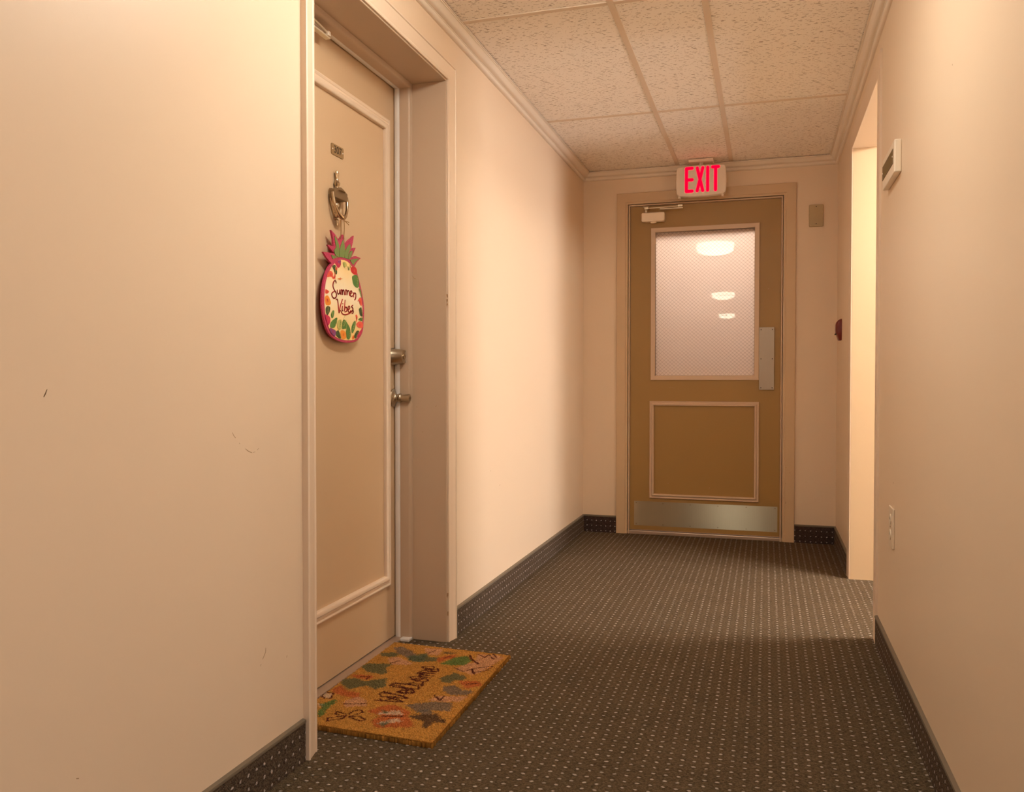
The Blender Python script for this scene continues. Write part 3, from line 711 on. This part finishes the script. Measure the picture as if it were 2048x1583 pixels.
# ------------------------------------------------------------------ hanging pineapple sign
SIGN = {'body': [(2.473, 1.405), (2.504, 1.406), (2.533, 1.401), (2.562, 1.388), (2.583, 1.368), (2.6, 1.339), (2.617, 1.307), (2.628, 1.277), (2.634, 1.243), (2.63, 1.205), (2.624, 1.173), (2.605, 1.15), (2.572, 1.133), (2.525, 1.126), (2.474, 1.126), (2.43, 1.133), (2.393, 1.147), (2.372, 1.167), (2.358, 1.192), (2.348, 1.225), (2.346, 1.259), (2.35, 1.29), (2.36, 1.32), (2.376, 1.348), (2.397, 1.37), (2.426, 1.389), (2.448, 1.399)], 'face': [(2.473, 1.397), (2.498, 1.398), (2.524, 1.393), (2.549, 1.381), (2.569, 1.361), (2.587, 1.332), (2.603, 1.3), (2.614, 1.27), (2.619, 1.239), (2.617, 1.206), (2.61, 1.177), (2.595, 1.156), (2.566, 1.14), (2.525, 1.134), (2.477, 1.134), (2.438, 1.139), (2.404, 1.152), (2.385, 1.17), (2.371, 1.194), (2.361, 1.226), (2.359, 1.26), (2.363, 1.29), (2.372, 1.319), (2.388, 1.344), (2.407, 1.366), (2.433, 1.383), (2.454, 1.393)], 'crown': [(2.4, 1.379), (2.376, 1.392), (2.356, 1.406), (2.389, 1.409), (2.427, 1.412), (2.403, 1.423), (2.383, 1.433), (2.421, 1.434), (2.419, 1.457), (2.407, 1.484), (2.433, 1.474), (2.457, 1.458), (2.461, 1.462), (2.482, 1.482), (2.489, 1.48), (2.498, 1.45), (2.527, 1.472), (2.561, 1.491), (2.554, 1.467), (2.543, 1.446), (2.575, 1.453), (2.562, 1.437), (2.541, 1.414), (2.574, 1.424), (2.611, 1.422), (2.583, 1.405), (2.559, 1.382), (2.504, 1.38), (2.443, 1.378)], 'leaves': [[(2.427, 1.469), (2.441, 1.46), (2.455, 1.444), (2.457, 1.423), (2.455, 1.402), (2.432, 1.406), (2.422, 1.42), (2.437, 1.433), (2.43, 1.451)], [(2.484, 1.467), (2.494, 1.444), (2.496, 1.423), (2.49, 1.405), (2.473, 1.406), (2.457, 1.404), (2.461, 1.431), (2.471, 1.449)], [(2.531, 1.459), (2.536, 1.445), (2.521, 1.427), (2.513, 1.406), (2.493, 1.406), (2.497, 1.429), (2.513, 1.447)], [(2.55, 1.438), (2.542, 1.421), (2.527, 1.407), (2.517, 1.405), (2.524, 1.424), (2.536, 1.436)], [(2.597, 1.419), (2.574, 1.406), (2.553, 1.391), (2.541, 1.396), (2.531, 1.405), (2.562, 1.413)], [(2.404, 1.404), (2.427, 1.404), (2.446, 1.401), (2.427, 1.396), (2.413, 1.392)]], 'art': [('pink', [(2.426, 1.381), (2.443, 1.391), (2.459, 1.391), (2.467, 1.384), (2.459, 1.372), (2.445, 1.367), (2.434, 1.374)]), ('purple', [(2.445, 1.389), (2.465, 1.395), (2.465, 1.386), (2.451, 1.381)]), ('darkleaf', [(2.408, 1.368), (2.426, 1.374), (2.437, 1.366), (2.44, 1.348), (2.426, 1.344), (2.418, 1.356)]), ('coral', [(2.373, 1.329), (2.386, 1.347), (2.402, 1.351), (2.413, 1.345), (2.409, 1.333), (2.394, 1.332)]), ('coral', [(2.406, 1.338), (2.418, 1.335), (2.425, 1.341), (2.421, 1.348), (2.428, 1.342), (2.427, 1.333), (2.418, 1.327), (2.406, 1.33)]), ('coral', [(2.429, 1.368), (2.44, 1.367), (2.44, 1.359), (2.432, 1.359)]), ('red', [(2.533, 1.379), (2.556, 1.386), (2.574, 1.381), (2.578, 1.368), (2.568, 1.359), (2.547, 1.361), (2.535, 1.368)]), ('green', [(2.544, 1.352), (2.579, 1.359), (2.591, 1.341), (2.591, 1.321), (2.573, 1.316), (2.553, 1.323), (2.545, 1.336)]), ('darkleaf', [(2.527, 1.393), (2.538, 1.385), (2.521, 1.374), (2.533, 1.385)]), ('darkleaf', [(2.512, 1.381), (2.524, 1.372), (2.518, 1.368)]), ('coral', [(2.362, 1.278), (2.365, 1.289), (2.375, 1.288), (2.388, 1.284), (2.378, 1.277), (2.368, 1.275)]), ('orange', [(2.361, 1.265), (2.381, 1.27), (2.399, 1.25), (2.388, 1.24), (2.367, 1.24), (2.361, 1.252)]), ('red', [(2.37, 1.26), (2.379, 1.258), (2.375, 1.252)]), ('darkleaf', [(2.365, 1.229), (2.378, 1.237), (2.393, 1.234), (2.391, 1.221), (2.377, 1.207), (2.367, 1.214)]), ('green', [(2.398, 1.211), (2.409, 1.225), (2.42, 1.223), (2.414, 1.204), (2.403, 1.2)]), ('pink', [(2.362, 1.208), (2.38, 1.207), (2.393, 1.2), (2.393, 1.187), (2.38, 1.175), (2.37, 1.19)]), ('green', [(2.398, 1.187), (2.425, 1.201), (2.439, 1.203), (2.436, 1.187), (2.419, 1.17), (2.393, 1.171)]), ('purple', [(2.39, 1.168), (2.409, 1.166), (2.43, 1.16), (2.425, 1.143), (2.406, 1.148), (2.393, 1.158)]), ('darkleaf', [(2.43, 1.157), (2.446, 1.163), (2.46, 1.151), (2.463, 1.137), (2.435, 1.143)]), ('green', [(2.474, 1.195), (2.488, 1.201), (2.502, 1.194), (2.52, 1.181), (2.525, 1.171), (2.497, 1.172), (2.471, 1.17)]), ('orange', [(2.46, 1.161), (2.477, 1.165), (2.497, 1.158), (2.499, 1.142), (2.479, 1.135), (2.463, 1.143)]), ('green', [(2.499, 1.169), (2.525, 1.173), (2.531, 1.151), (2.519, 1.137), (2.502, 1.142)]), ('green', [(2.537, 1.182), (2.561, 1.203), (2.566, 1.193), (2.557, 1.172), (2.54, 1.158)]), ('coral', [(2.564, 1.22), (2.573, 1.224), (2.58, 1.217), (2.575, 1.204), (2.569, 1.198), (2.571, 1.213)]), ('coral', [(2.572, 1.193), (2.596, 1.203), (2.62, 1.196), (2.616, 1.182), (2.59, 1.18), (2.575, 1.185)]), ('darkleaf', [(2.591, 1.245), (2.606, 1.252), (2.615, 1.241), (2.616, 1.221), (2.6, 1.223), (2.594, 1.234)]), ('green', [(2.584, 1.208), (2.603, 1.216), (2.618, 1.216), (2.615, 1.206), (2.596, 1.206)]), ('coral', [(2.579, 1.269), (2.597, 1.285), (2.609, 1.281), (2.612, 1.258), (2.597, 1.262), (2.591, 1.273)]), ('darkleaf', [(2.554, 1.15), (2.572, 1.168), (2.59, 1.169), (2.584, 1.154), (2.566, 1.142)]), ('pink', [(2.572, 1.148), (2.596, 1.169), (2.612, 1.176), (2.602, 1.158), (2.584, 1.149)]), ('orange', [(2.54, 1.146), (2.551, 1.153), (2.554, 1.142), (2.542, 1.138)]), ('green', [(2.588, 1.315), (2.603, 1.311), (2.612, 1.287), (2.608, 1.286), (2.597, 1.305)]), ('palegreen', [(2.441, 1.193), (2.463, 1.199), (2.471, 1.178), (2.452, 1.164), (2.438, 1.176)]), ('palegreen', [(2.481, 1.391), (2.498, 1.391), (2.504, 1.38), (2.487, 1.375), (2.479, 1.382)]), ('orange', [(2.442, 1.333), (2.47, 1.335), (2.473, 1.334), (2.448, 1.331)])], 'text': [[(2.432, 1.316), (2.43, 1.322), (2.421, 1.322), (2.413, 1.314), (2.412, 1.302), (2.421, 1.292), (2.432, 1.284), (2.434, 1.275), (2.426, 1.267), (2.414, 1.266), (2.404, 1.273), (2.405, 1.281), (2.418, 1.287), (2.431, 1.288)], [(2.439, 1.294), (2.441, 1.285), (2.447, 1.282), (2.454, 1.286), (2.457, 1.296), (2.458, 1.287), (2.463, 1.283)], [(2.465, 1.282), (2.466, 1.297), (2.472, 1.297), (2.474, 1.29), (2.474, 1.283), (2.476, 1.294), (2.482, 1.299), (2.486, 1.295), (2.488, 1.283)], [(2.495, 1.284), (2.496, 1.3), (2.503, 1.299), (2.505, 1.292), (2.505, 1.285), (2.509, 1.297), (2.515, 1.3), (2.52, 1.297), (2.523, 1.284)], [(2.527, 1.29), (2.539, 1.295), (2.538, 1.301), (2.53, 1.299), (2.528, 1.288), (2.535, 1.282), (2.545, 1.286)], [(2.549, 1.297), (2.552, 1.282)], [(2.552, 1.289), (2.555, 1.294), (2.561, 1.297), (2.567, 1.295)], [(2.568, 1.294), (2.568, 1.284), (2.564, 1.276), (2.559, 1.273)], [(2.431, 1.262), (2.439, 1.264), (2.444, 1.252), (2.451, 1.221), (2.459, 1.242), (2.474, 1.267)], [(2.474, 1.245), (2.471, 1.233), (2.477, 1.229)], [(2.476, 1.253), (2.477, 1.252)], [(2.492, 1.266), (2.487, 1.231), (2.494, 1.243), (2.504, 1.241), (2.503, 1.231), (2.49, 1.227)], [(2.511, 1.234), (2.525, 1.242), (2.52, 1.249), (2.513, 1.243), (2.514, 1.23), (2.525, 1.229), (2.531, 1.235)], [(2.546, 1.254), (2.537, 1.248), (2.547, 1.243), (2.544, 1.236), (2.535, 1.232)], [(2.462, 1.23), (2.472, 1.22), (2.491, 1.218), (2.52, 1.224), (2.546, 1.236), (2.549, 1.23), (2.54, 1.225)]], 'twine': [[(2.461, 1.526), (2.463, 1.494), (2.459, 1.462)], [(2.482, 1.532), (2.485, 1.508), (2.482, 1.475), (2.483, 1.466)], [(2.48, 1.529), (2.494, 1.526), (2.511, 1.521), (2.516, 1.519)], [(2.488, 1.528), (2.505, 1.528), (2.517, 1.528)]]}
MAT_SHAPES = [('pink', [(-1.196, 2.815), (-1.127, 2.827), (-1.118, 2.757), (-1.163, 2.756)]), ('slate', [(-1.311, 2.792), (-1.28, 2.809), (-1.229, 2.773), (-1.183, 2.725), (-1.163, 2.756), (-1.143, 2.69), (-1.173, 2.663), (-1.21, 2.693), (-1.239, 2.72), (-1.271, 2.735)]), ('dgreen', [(-1.331, 2.717), (-1.288, 2.742), (-1.253, 2.722), (-1.261, 2.695), (-1.308, 2.687)]), ('dgreen', [(-1.22, 2.714), (-1.168, 2.767), (-1.142, 2.726), (-1.113, 2.735), (-1.102, 2.697), (-1.158, 2.668), (-1.2, 2.678)]), ('red', [(-1.112, 2.723), (-1.095, 2.752), (-1.06, 2.788), (-1.054, 2.753), (-1.07, 2.73), (-1.09, 2.689)]), ('dark', [(-1.119, 2.8), (-1.066, 2.804), (-1.074, 2.783), (-1.106, 2.779)]), ('pink', [(-0.995, 2.7), (-0.97, 2.72), (-0.986, 2.81), (-0.919, 2.818), (-0.887, 2.804), (-0.913, 2.647), (-0.937, 2.607), (-1.011, 2.639)]), ('green', [(-1.08, 2.674), (-1.054, 2.753), (-1.017, 2.782), (-0.985, 2.738), (-0.996, 2.683), (-1.041, 2.675)]), ('dgreen', [(-1.029, 2.548), (-1.006, 2.586), (-1.003, 2.609), (-0.948, 2.583), (-0.944, 2.553), (-0.975, 2.544), (-0.977, 2.512), (-1.008, 2.513)]), ('slate', [(-0.99, 2.479), (-0.957, 2.499), (-0.924, 2.47), (-0.88, 2.469), (-0.889, 2.433), (-0.94, 2.417), (-0.976, 2.444)]), ('red', [(-0.958, 2.539), (-0.897, 2.557), (-0.871, 2.525), (-0.914, 2.482)]), ('dgreen', [(-1.334, 2.574), (-1.318, 2.607), (-1.234, 2.627), (-1.24, 2.58), (-1.214, 2.544), (-1.226, 2.519), (-1.288, 2.532)]), ('pink', [(-1.278, 2.678), (-1.247, 2.7), (-1.175, 2.651), (-1.176, 2.634), (-1.235, 2.621), (-1.255, 2.638)]), ('dgreen', [(-1.34, 2.442), (-1.294, 2.466), (-1.254, 2.448), (-1.231, 2.465), (-1.196, 2.497), (-1.165, 2.425), (-1.188, 2.394), (-1.229, 2.415), (-1.266, 2.369), (-1.31, 2.4)]), ('red', [(-1.326, 2.488), (-1.258, 2.504), (-1.235, 2.49), (-1.254, 2.463), (-1.304, 2.469)]), ('red', [(-1.32, 2.348), (-1.309, 2.391), (-1.266, 2.355), (-1.219, 2.351), (-1.2, 2.301), (-1.251, 2.313), (-1.289, 2.32)]), ('cream', [(-1.326, 2.299), (-1.325, 2.323), (-1.298, 2.317), (-1.289, 2.287), (-1.311, 2.285)]), ('cream', [(-1.309, 2.24), (-1.278, 2.215), (-1.271, 2.235)]), ('green', [(-1.267, 2.168), (-1.278, 2.215), (-1.294, 2.236), (-1.27, 2.279), (-1.256, 2.275), (-1.253, 2.197), (-1.24, 2.167), (-1.25, 2.148)]), ('pink', [(-1.236, 2.272), (-1.213, 2.324), (-1.171, 2.301), (-1.152, 2.262), (-1.21, 2.236)]), ('red', [(-1.13, 2.226), (-1.108, 2.276), (-1.074, 2.295), (-1.029, 2.274), (-1.004, 2.256), (-1.003, 2.232), (-0.952, 2.168), (-0.984, 2.15), (-1.056, 2.128), (-1.088, 2.165), (-1.076, 2.209)]), ('cream', [(-1.096, 2.228), (-1.041, 2.262), (-1.019, 2.235), (-1.085, 2.215)]), ('cream', [(-1.064, 2.157), (-1.027, 2.208), (-0.999, 2.192), (-1.043, 2.155)]), ('dgreen', [(-1.103, 2.251), (-1.065, 2.238), (-1.072, 2.223)]), ('dgreen', [(-1.061, 2.15), (-1.035, 2.189), (-1.036, 2.142)]), ('slate', [(-1.046, 2.303), (-0.987, 2.339), (-0.972, 2.353), (-0.915, 2.361), (-0.894, 2.298), (-0.946, 2.291), (-0.983, 2.263), (-1.014, 2.287)]), ('slate', [(-0.995, 2.276), (-0.962, 2.295), (-0.934, 2.269), (-0.967, 2.251)]), ('black', [(-1.0, 2.233), (-0.97, 2.25), (-0.922, 2.273), (-0.901, 2.239), (-0.878, 2.23), (-0.881, 2.213), (-0.91, 2.212), (-0.914, 2.164), (-0.931, 2.167), (-0.943, 2.21), (-0.988, 2.22)]), ('pink', [(-0.988, 2.357), (-0.982, 2.395), (-0.937, 2.409), (-0.886, 2.425), (-0.89, 2.378), (-0.956, 2.358)])]
MAT_LINES = [(0.003, [(-1.162, 2.762), (-1.149, 2.804)]), (0.007, [(-1.011, 2.79), (-0.988, 2.749), (-0.952, 2.714)]), (0.004, [(-0.986, 2.81), (-0.952, 2.784), (-0.947, 2.816), (-0.918, 2.777), (-0.91, 2.791), (-0.934, 2.826)]), (0.003, [(-1.017, 2.654), (-0.976, 2.628), (-0.955, 2.656), (-0.945, 2.671), (-0.895, 2.708), (-0.903, 2.661), (-0.938, 2.629)]), (0.007, [(-0.955, 2.656), (-0.932, 2.614)]), (0.005, [(-0.924, 2.519), (-0.894, 2.538)]), (0.004, [(-1.326, 2.299), (-1.327, 2.327), (-1.297, 2.322), (-1.286, 2.284), (-1.31, 2.281), (-1.326, 2.299)]), (0.004, [(-1.282, 2.481), (-1.257, 2.494), (-1.254, 2.463)]), (0.003, [(-1.225, 2.257), (-1.159, 2.278)]), (0.004, [(-1.179, 2.186), (-1.218, 2.199), (-1.21, 2.177), (-1.177, 2.174)]), (0.004, [(-1.175, 2.179), (-1.219, 2.149), (-1.21, 2.128), (-1.175, 2.159), (-1.175, 2.179)]), (0.004, [(-1.173, 2.188), (-1.171, 2.218), (-1.152, 2.228), (-1.138, 2.215), (-1.163, 2.175)]), (0.004, [(-1.166, 2.174), (-1.118, 2.156), (-1.107, 2.167), (-1.133, 2.184), (-1.165, 2.178)]), (0.006, [(-1.071, 2.207), (-1.014, 2.224)]), (0.004, [(-0.989, 2.402), (-0.956, 2.367)]), (0.004, [(-0.956, 2.367), (-0.956, 2.403)]), (0.004, [(-1.089, 2.736), (-1.073, 2.759)]), (0.004, [(-1.247, 2.629), (-1.226, 2.664)]), (0.0045, [(-1.137, 2.325), (-1.125, 2.31), (-1.095, 2.347), (-1.104, 2.358), (-1.14, 2.342), (-1.157, 2.36), (-1.155, 2.372), (-1.08, 2.37), (-1.078, 2.384)]), (0.0045, [(-1.113, 2.393), (-1.101, 2.415), (-1.074, 2.414), (-1.065, 2.402), (-1.087, 2.386), (-1.111, 2.393)]), (0.0045, [(-1.161, 2.456), (-1.055, 2.464), (-1.06, 2.477), (-1.156, 2.462)]), (0.0045, [(-1.132, 2.435), (-1.084, 2.42), (-1.084, 2.435)]), (0.0045, [(-1.113, 2.506), (-1.089, 2.498), (-1.081, 2.516)]), (0.0045, [(-1.129, 2.528), (-1.103, 2.504), (-1.08, 2.522), (-1.098, 2.537), (-1.129, 2.528)]), (0.0045, [(-1.117, 2.563), (-1.078, 2.554), (-1.118, 2.574), (-1.082, 2.574)]), (0.0045, [(-1.118, 2.584), (-1.09, 2.582)]), (0.0045, [(-1.128, 2.626), (-1.061, 2.597), (-1.112, 2.597), (-1.074, 2.62), (-1.128, 2.626)]), (0.0045, [(-1.127, 2.632), (-1.088, 2.643), (-1.085, 2.627)])]

SGX = -1.345
PS = lambda a,b,t: (SGX+t, a, b)
sg = Mesh().prism(smooth_loop(SIGN['body'], 3), PS, -.007, 0).build('pineapple_sign', M['magenta'], bevel=.001)
tag(sg, 'pineapple-shaped hanging sign reading Summer Vibes on the apartment door', 'hanging sign')
cr = Mesh().prism(SIGN['crown'], PS, -.0075, -.001).build('crown_board', M['magenta'], sg)
for lf in SIGN['leaves']:
    Mesh().prism(lf, PS, -.001, .0008).build('leaf', M['p_leaf'], cr)
fc = Mesh().prism(smooth_loop(SIGN['face'], 3), PS, 0, .0010).build('printed_face', M['face'], sg)
mats = ['p_pink','p_purple','p_darkleaf','p_coral','p_red','p_green','p_orange','p_palegreen']
m = Mesh()
for i,(c,poly) in enumerate(SIGN['art']):
    m.cur = mats.index('p_'+c)
    q = smooth_loop(poly, 3)
    m.flat(q, PS, .0012 + .00004*i)
def slen(poly): return [sum(p[0] for p in poly)/len(poly), sum(p[1] for p in poly)/len(poly)]
for i,(c,poly) in enumerate(SIGN['art']):
    cx_, cy_ = slen(poly)
    if c in ('pink','red','coral','orange','purple'):      # petals and hearts
        m.cur = mats.index('p_coral' if c in ('pink','red') else 'p_red')
        for k in range(5):
            an = 2*math.pi*k/5 + i; rr_ = .0050
            m.flat([(cx_+rr_*.2*math.cos(an+1.5), cy_+rr_*.2*math.sin(an+1.5)), (cx_+rr_*math.cos(an-.25), cy_+rr_*math.sin(an-.25)), (cx_+rr_*math.cos(an+.25), cy_+rr_*math.sin(an+.25))], PS, .0030)
    else:                                                   # midrib and side veins
        m.cur = mats.index('p_palegreen' if c != 'palegreen' else 'p_green')
        top = max(poly, key=lambda p: p[1]); bot = min(poly, key=lambda p: p[1])
        m.stroke([bot, top], .0008, PS, .0029, .0031, False, 5)
        for q in (.3,.5,.7):
            bx, by = bot[0]+(top[0]-bot[0])*q, bot[1]+(top[1]-bot[1])*q
            for sd in (-1,1): m.stroke([(bx,by),(bx+sd*.004,by+.004)], .0006, PS, .0029, .0031, False, 5)
lnz = [('p_coral',[(2.4225,1.350),(2.4215,1.322)]),('p_coral',[(2.4285,1.350),(2.4270,1.325)]),
       ('p_palegreen',[(2.50,1.200),(2.485,1.180)]),('p_palegreen',[(2.49,1.215),(2.475,1.195)]),('p_palegreen',[(2.505,1.190),(2.50,1.165)])]
for nm, pts in lnz:
    m.cur = mats.index(nm); m.stroke(pts, .0012, PS, .0020, .0022, False, 6)
m.build('tropical_print', [M[k] for k in mats], fc, recalc=False)
m = Mesh()
for st in SIGN['text']:
    st = smooth_line(st, 4) if len(st) > 2 else st
    m.stroke(st, .0034, PS, .0010, .0030, True, 8)
m.build('lettering', M['p_ink'], fc)
m = Mesh()
for tw in SIGN['twine']:
    m.tube([(SGX+.004, a, b) for a,b in smooth_line(tw,4)], .0013, 6)
tw0 = m.build('twine_loop', M['twine'], sg, smooth=True)

# ------------------------------------------------------------------ coir doormat
def mat_uv(u, v):   # u across (0 = corridor side), v along (0 = near)
    c = np.array([[-.862,2.080],[-.874,2.834],[-1.334,2.850],[-1.322,2.098]])
    return ((1-u)*(1-v))[...,None]*c[0] + ((1-u)*v)[...,None]*c[1] + (u*v)[...,None]*c[2] + (u*(1-v))[...,None]*c[3]
MC = dict(base=(.44,.21,.045), pink=(.50,.26,.14), slate=(.14,.11,.085), dgreen=(.075,.095,.05), red=(.40,.095,.03), dark=(.09,.06,.03),
          green=(.055,.15,.04), cream=(.52,.38,.25), black=(.045,.028,.025), ink=(.085,.02,.012))
def pip(poly, X, Y):
    ins = np.zeros(X.shape, bool); n = len(poly); j = n-1
    for i in range(n):
        xi,yi = poly[i]; xj,yj = poly[j]
        c = ((yi > Y) != (yj > Y)) & (X < (xj-xi)*(Y-yi)/((yj-yi) or 1e-9)+xi)
        ins ^= c; j = i
    return ins
def seg_d(X, Y, a, b):
    ax,ay = a; bx,by = b; dx,dy = bx-ax, by-ay; L = dx*dx+dy*dy or 1e-9
    t = np.clip(((X-ax)*dx+(Y-ay)*dy)/L, 0, 1)
    return np.hypot(X-ax-t*dx, Y-ay-t*dy)
def mat_colour(X, Y):
    X0, Y0_ = X, Y
    X = X + rng.normal(0, .0030, X.shape); Y = Y + rng.normal(0, .0034, Y.shape)
    C = np.empty(X.shape+(3,)); C[:] = MC['base']
    for c, poly in MAT_SHAPES:
        if c == 'pink' or c == 'red' or c == 'green' or c == 'dgreen' or c == 'slate' or c == 'black' or c == 'cream' or c == 'dark':
            q = pip(poly, X, Y); C[q] = .82*np.array(MC[c]) + .18*C[q]
    X = X0 + rng.normal(0, .0010, X.shape); Y = Y0_ + rng.normal(0, .0010, Y.shape)
    for w, pts in MAT_LINES:
        for a,b in zip(pts[:-1], pts[1:]): C[seg_d(X, Y, a, b) < w/2+.0008] = MC['ink']
    C *= rng.uniform(.55, 1.35, X.shape)[...,None]
    return np.clip(C, 0, 1)
WEL = [[(0,.085),(.012,.0),(.03,.06),(.042,0),(.07,.09)], [(.078,.02),(.098,.028),(.095,.045),(.082,.04),(.08,.012),(.092,0),(.108,.01)],
 [(.108,.01),(.13,.07),(.128,.095),(.118,.08),(.118,.01),(.128,0),(.138,.006)], [(.168,.035),(.158,.045),(.145,.03),(.146,.008),(.16,0),(.175,.008)],
 [(.195,.043),(.183,.03),(.184,.008),(.198,0),(.211,.012),(.209,.036),(.197,.043)],
 [(.222,.043),(.222,0),(.224,.03),(.236,.043),(.241,.03),(.241,0),(.243,.03),(.255,.043),(.261,.03),(.262,.003)],
 [(.275,.02),(.297,.028),(.293,.045),(.28,.04),(.277,.012),(.29,0),(.31,.012)]]
for st in WEL: MAT_LINES.append((.0062, [(-1.058-h*1.05, 2.312+q*1.02) for q,h in smooth_line(st,3)]))
NU, NV = 170, 280
U, V = np.meshgrid(np.linspace(0,1,NU), np.linspace(0,1,NV), indexing='ij')
XY = mat_uv(U, V); X, Y = XY[...,0].copy(), XY[...,1].copy()
edge = (U==0)|(U==1)|(V==0)|(V==1)
X += rng.normal(0,.0008,X.shape)+edge*rng.normal(0,.0013,X.shape); Y += rng.normal(0,.0008,Y.shape)+edge*rng.normal(0,.0013,Y.shape)
Zm = .0135 + rng.uniform(0,.0030,X.shape); Zm[edge] -= .003
verts = np.stack([X,Y,Zm],-1).reshape(-1,3)
cols = mat_colour(X, Y).reshape(-1,3)
idx = np.arange(NU*NV).reshape(NU,NV)
faces = np.stack([idx[:-1,:-1],idx[1:,:-1],idx[1:,1:],idx[:-1,1:]],-1).reshape(-1,4).tolist()
per = list(idx[:,0])+list(idx[-1,1:])+list(idx[-2::-1,-1])+list(idx[0,-2:0:-1])
nb = len(verts); low = verts[per].copy(); low[:,2] = .0005
verts = np.vstack([verts, low]); cols = np.vstack([cols, cols[per]*.55])
for i in range(len(per)):
    j = (i+1)%len(per); faces.append([int(per[i]), int(per[j]), nb+j, nb+i])
def coloured(name, verts, faces, cols, mat, parent=None):
    me = bpy.data.meshes.new(name); me.from_pydata(verts.tolist(), [], faces)
    ca = me.color_attributes.new('Col', 'FLOAT_COLOR', 'POINT')
    ca.data.foreach_set('color', np.hstack([cols, np.ones((len(cols),1))]).astype(np.float32).ravel())
    me.materials.append(mat); o = bpy.data.objects.new(name, me); COL.objects.link(o)
    if parent: o.parent = parent
    return o
mm_, nt_, b_ = new_mat('coir_pile')
at = N(nt_, 'ShaderNodeVertexColor', layer_name='Col'); nt_.links.new(at.outputs[0], b_.inputs['Base Color'])
b_.inputs['Roughness'].default_value = 1.0; b_.inputs['Specular IOR Level'].default_value = .1
mat_o = coloured('doormat', verts, faces, cols, mm_)
tag(mat_o, 'brown coir doormat printed with butterflies and the word Welcome', 'doormat')
K = 26000
u = rng.uniform(0,1,K); v = rng.uniform(0,1,K); e_ = rng.integers(0, 10, K)
u = np.where(e_==0, 0, u); v = np.where(e_==1, 0, v)
P = mat_uv(u, v); c = mat_colour(P[:,0], P[:,1])
an = rng.uniform(0, 2*np.pi, K); hgt = rng.uniform(.003,.0065,K); ln = rng.uniform(0,.004,K); la = rng.uniform(0,2*np.pi,K)
w2 = .0008
z0 = .0125
base1 = np.stack([P[:,0]+w2*np.cos(an), P[:,1]+w2*np.sin(an), np.full(K,z0)],-1)
base2 = np.stack([P[:,0]-w2*np.cos(an), P[:,1]-w2*np.sin(an), np.full(K,z0)],-1)
tip = np.stack([P[:,0]+ln*np.cos(la), P[:,1]+ln*np.sin(la), z0+hgt],-1)
vv = np.stack([base1,base2,tip],1).reshape(-1,3); ff = np.arange(K*3).reshape(-1,3).tolist()
fz = coloured('coir_fibre', vv, ff, np.repeat(c,3,0), mm_, mat_o); fz['kind'] = 'stuff'
